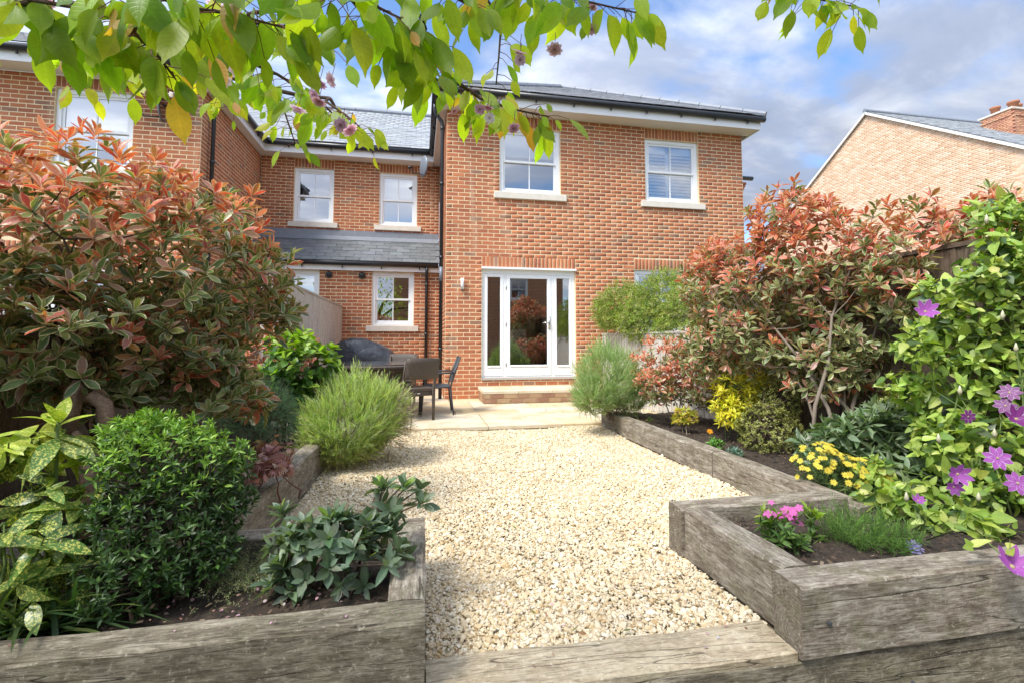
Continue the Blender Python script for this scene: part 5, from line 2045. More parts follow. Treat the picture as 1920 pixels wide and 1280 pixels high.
LAVC = [(.43, .53, .14), (.36, .47, .14), (.50, .57, .22), (.32, .41, .20), (.53, .58, .34)]
LAVR = [(.32, .44, .17), (.40, .50, .24), (.28, .38, .17), (.48, .55, .34), (.26, .36, .13)]
b_ = at(650, 850, 4.65)
b_[2] = .10
lavender(b_, 'bright green lavender bush spilling over the left sleeper beside the rattan chairs', [(at(662, 778, 4.60), (.42, .40, .36)), (at(640, 810, 4.45), (.35, .30, .28)), (at(705, 775, 4.75), (.28, .3, .28)), (at(610, 800, 4.5), (.2, .2, .22))], 41, 5200, LAVC, .105, [(at(735, 790, 4.6), (.12, .2, .30))])
b_ = at(1150, 780, 5.65)
b_[2] = .10
lavender(b_, 'silvery green lavender mound at the far end of the right sleeper below the door', [(at(1140, 705, 5.6), (.40, .36, .38)), (at(1115, 740, 5.5), (.28, .28, .22)), (at(1175, 735, 5.7), (.25, .3, .3))], 42, 4600, LAVR, .10)


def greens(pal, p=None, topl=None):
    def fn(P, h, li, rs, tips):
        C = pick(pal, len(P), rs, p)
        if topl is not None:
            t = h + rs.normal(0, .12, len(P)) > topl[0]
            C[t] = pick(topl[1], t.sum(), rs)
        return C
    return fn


# --- left bed
b_ = at(545, 800, 4.75)
b_[2] = .1
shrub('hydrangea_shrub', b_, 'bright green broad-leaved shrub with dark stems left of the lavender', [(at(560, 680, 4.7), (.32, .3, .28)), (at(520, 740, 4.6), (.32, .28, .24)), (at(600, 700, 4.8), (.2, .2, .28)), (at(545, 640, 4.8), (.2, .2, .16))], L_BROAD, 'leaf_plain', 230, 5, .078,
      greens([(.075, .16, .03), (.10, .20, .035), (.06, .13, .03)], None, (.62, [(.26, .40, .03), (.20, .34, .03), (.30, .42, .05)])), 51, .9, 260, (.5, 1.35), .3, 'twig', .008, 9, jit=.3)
b_ = at(470, 835, 3.65)
b_[2] = .1
rs0 = np.random.default_rng(52)
root = plant('dwarf_conifer', b_, 'low blue-green conifer behind the purple fern-leaved maple', 'conifer')
P, D = blob_points([(at(485, 765, 3.60), (.20, .2, .19)), (at(440, 760, 3.55), (.15, .2, .16)), (at(522, 785, 3.65), (.11, .14, .15))], 2600, rs0, .5)
d_ = unit(D + np.array([0, 0, .35]) + rs0.normal(0, .3, D.shape))
joined('foliage', T_CONI, P, np.array([frame(a, rs0.normal(0, 1, 3)) for a in d_]), np.repeat((.060 * rs0.uniform(.7, 1.3, len(P)))[:, None], 3, 1), pick([(.12, .20, .14), (.16, .26, .18), (.09, .155, .10), (.22, .31, .22)], len(P), rs0), MATS['leaf_soft'], root)
stems(root, b_, P[::25], rs0, 'bark', .010, 'stem', 4)

# purple cut-leaved maple
lobes = []
NEEDLE2 = leaf_template('maple_lobe', .085, lambda u: sn(u, .85, .9), .2, .15, 2)
for i, a in enumerate(np.linspace(-1.15, 1.15, 7)):
    d = np.array([math.cos(a), math.sin(a), -.15])
    lobes.append((NEEDLE2, (0, 0, 0), frame(d, (0, 0, 1)), 1.0 - .28 * abs(a)))
T_ACER = merge_t('maple_leaf', lobes)
b_ = at(505, 900, 3.2)
b_[2] = .1
shrub('maple_shrub', b_, 'purple cut-leaved maple hanging over the left sleeper', [(at(505, 845, 3.15), (.14, .15, .09)), (at(480, 880, 3.0), (.12, .12, .08)), (at(525, 868, 3.1), (.09, .1, .06))], T_ACER, 'leaf_plain', 80, 2, .060,
      greens([(.42, .19, .18), (.50, .26, .24), (.34, .13, .12), (.56, .35, .32)]), 53, .5, 120, (.9, 1.6), .3, 'red_stem', .005, 4, droop=.4)

# glossy dark evergreen at the front left
b_ = at(315, 1150, 2.05)
b_[2] = .1
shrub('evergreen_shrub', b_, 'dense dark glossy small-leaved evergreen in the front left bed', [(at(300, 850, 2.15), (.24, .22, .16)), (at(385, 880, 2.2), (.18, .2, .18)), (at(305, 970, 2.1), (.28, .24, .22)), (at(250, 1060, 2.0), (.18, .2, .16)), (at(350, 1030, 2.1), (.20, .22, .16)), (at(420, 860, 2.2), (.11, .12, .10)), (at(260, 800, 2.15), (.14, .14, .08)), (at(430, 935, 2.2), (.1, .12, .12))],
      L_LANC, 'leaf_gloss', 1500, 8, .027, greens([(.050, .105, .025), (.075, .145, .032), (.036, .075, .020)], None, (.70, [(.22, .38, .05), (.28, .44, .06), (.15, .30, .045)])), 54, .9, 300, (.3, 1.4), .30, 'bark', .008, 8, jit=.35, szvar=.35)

# yellow-spotted laurel
b_ = at(95, 1110, 2.05)
b_[2] = .1
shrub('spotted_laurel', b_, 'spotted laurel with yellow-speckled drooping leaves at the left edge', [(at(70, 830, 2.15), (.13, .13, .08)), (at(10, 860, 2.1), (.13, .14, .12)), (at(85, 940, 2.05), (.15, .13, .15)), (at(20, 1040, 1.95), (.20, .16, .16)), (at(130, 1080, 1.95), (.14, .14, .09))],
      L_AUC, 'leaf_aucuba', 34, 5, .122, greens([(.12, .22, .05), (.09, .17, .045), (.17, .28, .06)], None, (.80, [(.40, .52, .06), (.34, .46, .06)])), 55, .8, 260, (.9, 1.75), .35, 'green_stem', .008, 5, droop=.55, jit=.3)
rs0 = np.random.default_rng(56)
p0 = at(108, 790, 2.10)
nb = plant('spotted_laurel', (p0[0], p0[1], .1), 'upright bright yellow-green shoot of spotted laurel beside the wooden sculpture', 'shrub')
MB().tube([(p0[0], p0[1], .1), (p0[0] + .01, p0[1], .4), tuple(p0)], [.008, .007, .005], 8).build('stem', MATS['green_stem'], nb, True)
Pq, Mq, Sq, _ = rosettes(np.array([p0]), np.array([[0.02, -.1, 1.0]]), 7, rs0, .11, (.15, 1.0), .15, .02)
pieces('leaf', 'foliage', L_AUC, Pq, Mq, Sq, pick([(.36, .48, .05), (.30, .42, .04)], len(Pq), rs0), MATS['leaf_aucuba'], nb, 50)
Pq, Mq, Sq, _ = rosettes(np.array([p0 - np.array([0, 0, .06])]), np.array([[0.0, -.15, 1.0]]), 9, rs0, .17, (1.3, 1.75), .2, .0, .35)
pieces('leaf', 'foliage', L_AUC, Pq, Mq, Sq, pick([(.10, .19, .045), (.16, .26, .06)], len(Pq), rs0), MATS['leaf_aucuba'], nb, 50)

# bay-like low shrub by the gravel corner
b_ = at(600, 1090, 2.02)
b_[2] = .1
shrub('bay_shrub', b_, 'low grey-green leathery-leaved shrub at the corner of the front left bed', [(at(590, 1050, 1.98), (.21, .14, .12)), (at(700, 1040, 1.95), (.13, .13, .12)), (at(560, 1000, 2.0), (.12, .12, .10)), (at(650, 985, 2.0), (.13, .12, .08)), (at(735, 935, 2.05), (.15, .11, .10))],
      L_ELL, 'leaf_plain', 92, 8, .064, greens([(.14, .195, .12), (.18, .24, .155), (.10, .155, .09)], None, (.93, [(.24, .34, .08), (.14, .20, .12)])), 57, .9, 300, (.45, 1.35), .25, 'twig', .007, 8, jit=.25)

# ground cover, strap leaves
rs0 = np.random.default_rng(58)
p0 = at(475, 1075, 2.15)
gc = plant('creeping_thyme', (p0[0], p0[1], .1), 'pale creeping ground cover between the evergreen and the grey-green shrub', 'ground cover')
q = np.stack([rs0.normal(p0[0], .085, 700), rs0.normal(p0[1], .10, 700), np.full(700, .125) + rs0.uniform(0, .035, 700)], 1)
joined('foliage', T_THYME, q, np.array([frame(a, rs0.normal(0, 1, 3)) for a in unit(rs0.normal(0, .8, (700, 3)) + (0, 0, .8))]), np.repeat((.035 * rs0.uniform(.7, 1.3, 700))[:, None], 3, 1), pick([(.30, .32, .16), (.40, .41, .25), (.20, .24, .11)], 700, rs0), MATS['leaf_soft'], gc)
p0 = at(40, 1130, 1.90)
sp_ = plant('strap_leaved_plant', (p0[0], p0[1], .1), 'clump of arching dark strap leaves at the left front corner', 'plant')
n = 90
bb = np.stack([rs0.normal(p0[0], .10, n), rs0.normal(p0[1] + .02, .05, n), np.full(n, .11)], 1)
ax = unit(np.stack([rs0.normal(.15, .7, n), rs0.normal(-.1, .45, n), rs0.uniform(.35, 1.0, n)], 1))
pieces('leaf', 'foliage', L_STRAP, bb, np.array([frame(a, (0, 0, 1)) for a in ax]), rs0.uniform(.22, .36, n), pick([(.04, .085, .03), (.06, .11, .035), (.10, .15, .04)], n, rs0), MATS['leaf_plain'], sp_, 90)

# --- right bed
rs0 = np.random.default_rng(61)
b_ = at(1240, 700, 7.6)
cr = plant('climbing_shrub', (3.45, 7.4, 0.1), 'light green fine-leaved climber billowing over the right fence by the house wall', 'climber')
P, D = blob_points([(at(1175, 575, 7.9), (.52, .5, .40)), (at(1250, 560, 7.2), (.42, .6, .45)), (at(1210, 600, 7.3), (.40, .5, .35)), (at(1140, 590, 8.2), (.25, .3, .25)), (at(1280, 600, 6.4), (.3, .5, .4))], 4600, rs0, .5)
d_ = unit(D * .6 + rs0.normal(0, .6, D.shape) + (0, 0, -.1))
joined('foliage', sprig_template('climber_sprig', 9, 1.1, .34, True, .2, 6, L_SMALL), P, np.array([frame(a, rs0.normal(0, 1, 3)) for a in d_]), np.repeat((.12 * rs0.uniform(.7, 1.3, len(P)))[:, None], 3, 1),
       pick([(.24, .32, .06), (.31, .38, .08), (.17, .24, .05), (.39, .42, .14), (.27, .29, .09)], len(P), rs0), MATS['leaf_soft'], cr)
stems(cr, (3.45, 7.4, .1), P[::40], rs0, 'grey_twig', .012, 'stem', 5, .25)
for i in range(7):
    a = at(1265 + rs0.uniform(-10, 10), 575 + rs0.uniform(0, 40), 6.4)
    b2_ = at(1310 + rs0.uniform(0, 30), 560 + rs0.uniform(0, 60), 6.0)
    MB().tube([tuple(a), tuple((a + b2_) / 2 + np.array([0, 0, -.1 * rs0.random()])), tuple(b2_)], .006, 6).build('vine_stem', MATS['grey_twig'], cr, True)

b_ = at(1385, 800, 4.2)
b_[2] = .1
shrub('golden_choisya', b_, 'bright yellow-leaved shrub with small white flowers right of the red-leaved one', [(at(1382, 725, 4.15), (.24, .22, .25)), (at(1365, 768, 4.1), (.15, .16, .15)), (at(1420, 720, 4.3), (.18, .2, .18))], L_LANC, 'leaf_plain', 330, 6, .058,
      greens([(.66, .60, .04), (.74, .66, .06), (.54, .54, .05)], None, (.4, [(.80, .71, .06), (.74, .67, .05)])), 62, .7, 260, (.5, 1.4), .4, 'green_stem', .006, 5)
b_ = at(1290, 810, 4.6)
b_[2] = .1
shrub('golden_euonymus', b_, 'tiny yellow-leaved shrublet behind the long right sleeper', [(at(1283, 780, 4.6), (.13, .13, .085))], L_ELL, 'leaf_plain', 60, 6, .048, greens([(.46, .42, .05), (.52, .36, .06), (.36, .38, .05)]), 63, .9, 160, (.4, 1.3), .3, 'grey_twig', .005, 6)
b_ = at(1440, 865, 3.75)
b_[2] = .1
shrub('box_shrub', b_, 'rounded variegated box bush below the large right-hand shrub', [(at(1440, 805, 3.75), (.27, .26, .24)), (at(1460, 745, 3.9), (.23, .22, .2))], L_SMALL, 'leaf_variegated', 1000, 7, .022, greens([(.07, .12, .03), (.10, .15, .04), (.05, .085, .025), (.22, .24, .08)]), 64, .6, 300, (.5, 1.5), .55, 'bark', .008, 4)
for (px, py, Y, nm, lab, col, sz, sd) in ((1342, 832, 3.9, 'hebe_seedling', 'tiny fresh green seedling shrub beside the long right sleeper', [(.10, .26, .04), (.16, .34, .05)], .045, 65), (1220, 790, 5.5, 'hebe_seedling', 'small bright green tuft at the foot of the right lavender', [(.20, .34, .05), (.26, .38, .05)], .04, 66), (1378, 850, 3.6, 'blue_fescue', 'small blue-grey tuft beside the rounded box bush', [(.12, .20, .16), (.16, .25, .2)], .045, 67)):
    b_ = at(px, py + 12, Y)
    b_[2] = .1
    shrub(nm, b_, lab, [(at(px, py, Y), (.06, .06, .05))], L_LANC, 'leaf_plain', 22, 6, sz, greens(col), sd, 1.0, 140, (.4, 1.2), .2, 'green_stem', .003, 3)

# dark-leaved laurel in front of the fence
b_ = at(1650, 940, 2.85)
b_[2] = .1
shrub('laurel_shrub', b_, 'dark pointed-leaved shrub between the yellow daisies and the flowering climber', [(at(1610, 815, 2.9), (.26, .2, .16)), (at(1700, 795, 2.8), (.28, .2, .18)), (at(1680, 880, 2.75), (.32, .2, .18)), (at(1580, 865, 2.9), (.20, .15, .13)), (at(1535, 835, 3.1), (.16, .15, .12))], L_LANC, 'leaf_plain', 300, 7, .105,
      greens([(.12, .18, .085), (.165, .23, .115), (.09, .14, .06), (.24, .31, .18)]), 68, .7, 300, (.5, 1.5), .4, 'green_stem', .008, 6)
b_ = at(1690, 900, 3.1)
b_[2] = .1
shrub('euonymus_shrub', b_, 'yellow-edged euonymus showing above the dark pointed-leaved shrub', [(at(1690, 755, 3.1), (.16, .16, .10)), (at(1725, 700, 3.0), (.14, .14, .10)), (at(1655, 765, 3.1), (.08, .1, .08))], L_ELL, 'leaf_variegated', 200, 6, .045, greens([(.10, .15, .03), (.34, .34, .06), (.20, .24, .04)]), 69, .7, 260, (.5, 1.4), .3, 'green_stem', .006, 4)


# --- flowers
def petal_ring(key, T, n, tilt, scale=1.0, k2=0):
    parts = []
    for i in range(n):
        a = 2 * math.pi * i / n + (.13 if i % 2 else 0)
        d = np.array([math.cos(a) * math.cos(tilt), math.sin(a) * math.cos(tilt), math.sin(tilt)])
        parts.append((T, d * .06, frame(d, (-math.cos(a) * math.sin(tilt), -math.sin(a) * math.sin(tilt), math.cos(tilt))), scale))
    for i in range(k2):
        a = 2 * math.pi * (i + .5) / k2
        t2 = tilt + .55
        d = np.array([math.cos(a) * math.cos(t2), math.sin(a) * math.cos(t2), math.sin(t2)])
        parts.append((T, d * .04, frame(d, (-math.cos(a) * math.sin(t2), -math.sin(a) * math.sin(t2), math.cos(t2))), scale * .75))
    return merge_t(key, parts)


T_DAISY = petal_ring('daisy', L_SMALL, 10, .15)
T_CLEM = petal_ring('clematis_flower', leaf_template('tepal', .27, lambda u: sn(u, .95, .7), .12, .10, 4), 8, .12)
T_CLEM2 = petal_ring('clematis_cup', leaf_template('tepal_cup', .24, lambda u: sn(u, .95, .7), .15, -.22, 4), 7, .40)
T_POM = petal_ring('blossom', L_BROAD, 9, .25, 1.0, 7)
T_SCAB = petal_ring('scabious', L_SMALL, 14, .35, 1.0, 12)
T_PHLOX = petal_ring('phlox', L_BROAD, 5, .1)
BALL = tmpl('flower_centre', [(0, 0, .5), (.5, 0, 0), (0, .5, 0), (-.5, 0, 0), (0, -.5, 0), (.35, .35, .3), (-.35, .35, .3), (-.35, -.35, .3), (.35, -.35, .3)],
            [(0, 8, 5), (0, 5, 6), (0, 6, 7), (0, 7, 8), (8, 1, 5), (5, 2, 6), (6, 3, 7), (7, 4, 8), (5, 1, 2), (6, 2, 3), (7, 3, 4), (8, 4, 1)], [(0, 0)] * 9)


def face_rot(nrm, rs):
    nrm = nrm / np.linalg.norm(nrm)
    a = np.cross(nrm, rs.normal(0, 1, 3))
    return frame(a, nrm)


def flower(root, T, p, nrm, size, col, centre, rs, name='flower', mat='petal', csz=.28):
    M = face_rot(np.asarray(nrm, float), rs)
    o = bpy.data.objects.new(name, single_mesh(T, name, MATS[mat], True))
    o.matrix_local = Matrix([[*(M[r] * size), p[r]] for r in range(3)] + [[0, 0, 0, 1]])
    o.color = (*col, 1)
    COL.objects.link(o)
    o.parent = root
    if centre is not None:
        c = bpy.data.objects.new('flower_centre', single_mesh(BALL, 'flower_centre', MATS['petal'], True))
        c.matrix_local = Matrix.Translation((0, 0, .02)) @ Matrix.Scale(csz, 4)
        c.color = (*centre, 1)
        COL.objects.link(c)
        c.parent = o
    return o


# yellow daisies over feathery leaves
rs0 = np.random.default_rng(71)
b_ = at(1575, 935, 2.72)
b_[2] = .1
dz = plant('yellow_daisy_plant', b_, 'feathery plant covered in small yellow daisies behind the right sleeper', 'plant')
bl = [(at(1560, 890, 2.7), (.20, .16, .11)), (at(1620, 900, 2.65), (.16, .14, .10)), (at(1535, 870, 2.75), (.12, .12, .11))]
P, D = blob_points(bl, 520, rs0, .4)
d_ = unit(D + np.array([0, 0, .6]) + rs0.normal(0, .3, D.shape))
joined('foliage', T_FEATH, P - d_ * .03, np.array([frame(a, rs0.normal(0, 1, 3)) for a in d_]), np.repeat((.075 * rs0.uniform(.7, 1.3, len(P)))[:, None], 3, 1), pick([(.09, .15, .05), (.13, .20, .07), (.06, .11, .035)], len(P), rs0), MATS['leaf_soft'], dz)
P, D = blob_points(bl, 260, rs0, .95)
ct = 0
for p, d in zip(P, D):
    if d[2] > -.1 and (d[1] < .45) and ct < 110:
        flower(dz, T_DAISY, p + d * .03, d + np.array([-.2, -.5, .6]) + rs0.normal(0, .2, 3), rs0.uniform(.018, .025), (.80, .68, .10), (.72, .50, .04), rs0)
        ct += 1
stems(dz, b_, P[:40], rs0, 'green_stem', .004, 'stem', 6)

# white flowers of the golden shrub
rs0 = np.random.default_rng(72)

# scabious with lilac head, pink phlox, low feathery green
b_ = at(1650, 1040, 1.92)
b_[2] = .1
sb = plant('scabious_plant', b_, 'low feathery green plant with one lilac flower head in the front right bed', 'plant')
P, D = blob_points([(at(1640, 1000, 1.95), (.17, .14, .07)), (at(1590, 990, 2.0), (.13, .12, .09)), (at(1690, 1010, 1.92), (.1, .1, .05))], 420, rs0, .25)
d_ = unit(D * .5 + np.array([0, 0, .7]) + rs0.normal(0, .35, D.shape))
joined('foliage', T_FEATH, P - d_ * .04, np.array([frame(a, rs0.normal(0, 1, 3)) for a in d_]), np.repeat((.085 * rs0.uniform(.6, 1.3, len(P)))[:, None], 3, 1), pick([(.15, .26, .06), (.20, .33, .08), (.10, .19, .045)], len(P), rs0), MATS['leaf_soft'], sb)
p = at(1714, 1027, 1.86)
flower(sb, T_SCAB, p, (-.4, -.8, .7), .036, (.48, .40, .78), (.55, .50, .75), rs0, csz=.5)
MB().tube([(p[0] - .03, p[1] + .06, .12), tuple(p)], .003, 6).build('flower_stalk', MATS['green_stem'], sb, True)
b_ = at(1480, 1020, 2.02)
b_[2] = .1
_, tps, drs = shrub('pink_phlox', b_, 'small upright plant with a cluster of bright pink flowers in the front right bed', [(at(1455, 985, 2.0), (.085, .08, .075)), (at(1515, 985, 2.02), (.08, .08, .08)), (at(1480, 1000, 2.0), (.08, .08, .05))], L_LANC, 'leaf_plain', 36, 7, .055,
      greens([(.08, .15, .035), (.12, .21, .045)], None, (.72, [(.32, .44, .05), (.24, .36, .04)])), 73, 1.1, 240, (.4, 1.3), .25, 'green_stem', .005, 7, cat='plant')
ph = [o for o in bpy.data.objects if o.name.startswith('pink_phlox')][0]
for i in range(26):
    p = at(1468 + rs0.normal(0, 18), 962 + rs0.normal(0, 8), 2.02 + rs0.normal(0, .02))
    flower(ph, T_PHLOX, p, (-.3 + rs0.normal(0, .3), -.6, .8), rs0.uniform(.014, .02), (.78, .20, .55), (.75, .45, .6), rs0, csz=.2)
# marigold dot
b_ = at(1331, 808, 4.2)
mg = plant('marigold', (b_[0], b_[1], .11), 'single small orange flower between the yellow shrublet and the box bush', 'flower')
MB().tube([(b_[0], b_[1], .11), tuple(b_)], .003, 6).build('stem', MATS['green_stem'], mg, True)
flower(mg, T_DAISY, b_, (-.2, -.7, .7), .03, (.85, .36, .02), (.7, .3, .02), rs0)

# clematis on the right-hand fence
rs0 = np.random.default_rng(81)
cb_ = (3.2, 2.35, .1)
cm = plant('clematis_climber', cb_, 'tall light green climber with large purple flowers at the right edge', 'climber')
cl_bl = [(at(1850, 500, 2.3), (.12, .14, .14)), (at(1850, 590, 2.3), (.24, .18, .22)), (at(1800, 700, 2.45), (.27, .2, .24)), (at(1880, 700, 2.3), (.28, .2, .3)), (at(1800, 840, 2.3), (.28, .18, .24)), (at(1860, 930, 2.15), (.22, .16, .16)),
         (at(1900, 430, 2.2), (.15, .16, .18)), (at(1700, 930, 2.25), (.20, .12, .10)), (at(1740, 620, 2.6), (.14, .15, .1)), (at(1970, 600, 2.3), (.25, .25, .5)), (at(1960, 900, 2.1), (.2, .2, .3)), (at(1760, 800, 2.45), (.2, .15, .2)), (at(1865, 400, 2.28), (.14, .16, .10)), (at(1800, 600, 2.42), (.25, .16, .20)), (at(1880, 520, 2.2), (.22, .16, .22)), (at(1700, 720, 2.55), (.16, .12, .12)), (at(1915, 450, 2.15), (.16, .14, .2)), (at(1640, 880, 2.5), (.14, .1, .08))]
tips, out = blob_points(cl_bl + [(at(1770, 965, 2.05), (.16, .10, .07)), (at(1850, 985, 1.95), (.14, .10, .08)), (at(1640, 930, 2.3), (.12, .1, .07)), (at(1765, 545, 2.42), (.14, .12, .12)), (at(1720, 650, 2.45), (.14, .12, .1))], 1700, rs0, .3)
dirs = unit(out * .6 + np.array([-.25, -.30, .75]) + rs0.normal(0, .35, out.shape))
P, M, S, li = rosettes(tips, dirs, 3, rs0, .060, (.6, 1.6), .5, .02, .15, .45)
CL = [(.30, .41, .07), (.38, .48, .09), (.23, .33, .06), (.47, .54, .15), (.16, .25, .05)]
C = pick(CL, len(P), rs0, [.27, .25, .2, .14, .14])
dk = rs0.random(len(P)) < .12
C[dk] = pick([(.06, .11, .03)], dk.sum(), rs0)
pieces('leaf', 'foliage', L_HEART, P, M, S, C, MATS['leaf_plain'], cm, 300)
stems(cm, cb_, tips, rs0, 'green_stem', .006, 'vine_stem', 14, .12, r_twig=.0022)
CLF = [(1735, 585, 2.25, .075, 0), (1870, 858, 1.95, .060, 0), (1795, 888, 1.90, .062, 0), (1788, 912, 1.95, .045, 0), (1721, 938, 2.0, .036, 0), (1893, 735, 2.0, .052, 1), (1905, 785, 1.95, .075, 2), (1885, 760, 2.0, .05, 1), (1815, 780, 2.1, .040, 2),
       (1908, 905, 1.85, .055, 0), (1897, 1062, 1.43, .080, 0), (1885, 408, 2.4, .045, 3), (1825, 545, 2.3, .05, 3), (1800, 515, 2.35, .04, 3)]
CCL = [(.40, .11, .44), (.24, .09, .23), (.22, .04, .22), (.52, .38, .70)]
for (px, py, Y, sz, k) in CLF:
    flower(cm, T_CLEM if rs0.random() < .5 else T_CLEM2, at(px, py, Y), (-.45 + rs0.normal(0, .30), -.75, .45 + rs0.normal(0, .30)), sz * .95, CCL[k], (.62, .55, .30), rs0, 'flower', 'petal_clematis', .22)
for (px, py) in ((1495 + 340, 940), (1800, 740), (1850, 420), (1880, 600), (1865, 820), (1760, 830), (1700, 1000 - 60), (1905, 660)):
    p = at(px, py, 2.05)
    MB().tube([tuple(p), tuple(p + np.array([-.004, -.004, .02])), tuple(p + np.array([-.006, -.006, .05]))], [.004, .011, .002], 8).build('bud', MATS['bud'] if 'bud' in MATS else plain('bud', (.48, .46, .30), .6), cm, True)

fp = at(1897, 1062, 1.43)
MB().tube([(fp[0] + .16, 1.86, .16), (fp[0] + .12, 1.70, .27), (fp[0] + .05, 1.56, .30), (fp[0] + .01, 1.46, .27), tuple(fp + np.array((0, .012, -.004)))], .003, 6).build('vine_stem', MATS['green_stem'], cm, True)
Pq, Mq, Sq, _ = rosettes(np.array([(fp[0] + .12, 1.70, .27), (fp[0] + .05, 1.56, .30), (fp[0] - .05, 1.52, .285), (fp[0] + .02, 1.45, .30)]), unit(np.array([(0, -.3, 1.0), (-.3, -.4, 1.0), (-.6, -.4, .8), (0, -.6, .8)])), 3, rs0, .055, (.7, 1.5), .4, .0, .1, .3)
pieces('leaf', 'foliage', L_HEART, Pq, Mq, Sq, pick(CL, len(Pq), rs0), MATS['leaf_plain'], cm, 30)

# --- cherry tree overhead
rs0 = np.random.default_rng(91)
ch = plant('cherry_tree', (-2.1, -.9, -.62), 'blossoming cherry tree whose leafy branches hang across the top of the view', 'tree')
BR = [([(30, 15), (110, 40), (230, 60), (330, 90)], 1.00, 1.10, 24, .105), ([(230, -40), (330, 10), (450, 30), (560, 60)], .92, 1.02, 30, .115), ([(330, 80), (430, 100), (520, 140), (600, 190), (650, 240)], 1.30, 1.55, 36, .098),
      ([(560, -30), (680, 0), (760, 40), (800, 90)], .95, 1.12, 28, .112), ([(800, 90), (850, 150), (900, 185), (960, 205), (1030, 220)], 1.15, 1.32, 34, .090), ([(680, 20), (740, 70), (790, 120), (830, 160)], 1.10, 1.2, 15, .10),
      ([(900, -20), (940, 40), (935, 110), (930, 160)], 1.25, 1.30, 9, .075), ([(930, -30), (1040, -10), (1120, 8), (1195, 25)], 1.08, 1.15, 24, .104), ([(1470, -30), (1540, 0), (1610, 15)], 1.15, 1.2, 22, .092),
      ([(100, 70), (135, 120), (160, 165)], 2.0, 2.0, 13, .095), ([(190, 90), (215, 140), (240, 165)], 1.9, 1.9, 9, .095), ([(520, 170), (540, 230), (555, 275)], 1.9, 1.95, 11, .085), ([(610, 190), (660, 225), (700, 265)], 1.65, 1.7, 16, .085),
      ([(380, 140), (420, 175), (445, 205)], 1.9, 1.95, 13, .09), ([(440, 40), (540, 50), (620, 90)], 1.2, 1.3, 16, .10), ([(0, -30), (40, 0), (80, 20)], 1.0, 1.05, 7, .1), ([(250, 60), (300, 110), (330, 150)], 1.05, 1.1, 9, .105), ([(820, -30), (860, 0), (900, 20)], 1.0, 1.1, 9, .1), ([(60, 0), (170, 20), (300, 10)], .98, 1.0, 10, .11)]
CHG = [(.220, .330, .030), (.280, .390, .036), (.165, .265, .028), (.340, .430, .040)]
YEL = [(.42, .48, .04), (.36, .46, .04), (.46, .48, .05), (.38, .46, .04), (.34, .45, .04), (.44, .27, .07)]
P, M, S, C = [], [], [], []
twg = MB()
starts = []
for bi, (pts, Y0, Y1, n, ln) in enumerate(BR):
    W_ = np.array([at(px, py, Y0 + (Y1 - Y0) * i / (len(pts) - 1)) for i, (px, py) in enumerate(pts)])
    starts.append(W_[0])
    rr = .007 if bi in (0, 2, 4) else .0042
    MB().tube([tuple(q) for q in W_], list(np.linspace(rr, .0018, len(W_))), 7).build('branch', MATS['bark'], ch, True)
    seg = np.linalg.norm(np.diff(W_, axis=0), axis=1)
    cs = np.concatenate([[0], np.cumsum(seg)])
    n = int(n * 1.85)
    for i in range(n):
        t = (i + rs0.uniform(.1, .9)) / n * cs[-1]
        k = min(len(seg) - 1, np.searchsorted(cs, t, 'right') - 1)
        q = W_[k] + (W_[k + 1] - W_[k]) * ((t - cs[k]) / seg[k])
        side = unit(np.array([rs0.normal(), rs0.normal() * .8, rs0.normal(-.15, .45)]))
        j = q + side * rs0.uniform(.01, .085) + np.array([0, 0, -.008])
        twg.tube([tuple(q), tuple((q + j) / 2 + np.array([0, 0, .006])), tuple(j)], [.0013, .001, .0009], 4, False)
        ax_ = unit(np.array([side[0] * .55, side[1] * .45, -rs0.uniform(.45, 1.25)]))
        nr = np.array([rs0.normal(0, .55), -1.0 if rs0.random() < .6 else 1.0, rs0.normal(.5, .4)])
        P.append(j)
        M.append(frame(ax_, nr))
        s_ = ln * .74 * rs0.uniform(.5, 1.38)
        S.append((s_, s_ * rs0.uniform(.85, 1.1), s_ * rs0.uniform(.0, 3.0)))
        yel = rs0.random() < (.75 if bi in (9, 10, 11, 12, 13) else (.40 if bi in (4, 8) else .08))
        C.append(pick(YEL if yel else CHG, 1, rs0)[0])
twg.build('leaf_stalks', MATS['red_stem'], ch, True, kind='stuff')
pieces('leaf', 'hanging_leaves', L_OVATE, P, M, S, C, MATS['leaf_cherry'], ch, 300)
# crown overhead and behind, outside the view, that shades the left-hand beds
P, D = blob_points([((-3.0, .2, 3.1), (1.1, 1.1, .5)), ((-2.2, -1.3, 3.6), (1.5, 1.2, .7)), ((-3.7, -.4, 3.4), (1.0, 1.2, .6))], 520, rs0, .3)
x_, y_, z_ = project(P)
P = P[~((z_ > -.2) & (y_ > -90) & (x_ > -300) & (x_ < 2200))]
ax_ = unit(rs0.normal(0, .6, (len(P), 3)) + (0, 0, -.6))
joined('crown', L_OVATE, P, np.array([frame(a, rs0.normal(0, 1, 3) + (0, 0, 1)) for a in ax_]), np.repeat((.12 * rs0.uniform(.8, 1.2, len(P)))[:, None], 3, 1), pick(CHG, len(P), rs0), MATS['leaf_cherry'], ch)
MB().tube([(-2.1, -.9, -.65), (-2.08, -.9, .2), (-2.0, -.85, 1.0), (-1.95, -.8, 1.7)], [.15, .12, .105, .10], 14).build('trunk', MATS['bark'], ch, True)
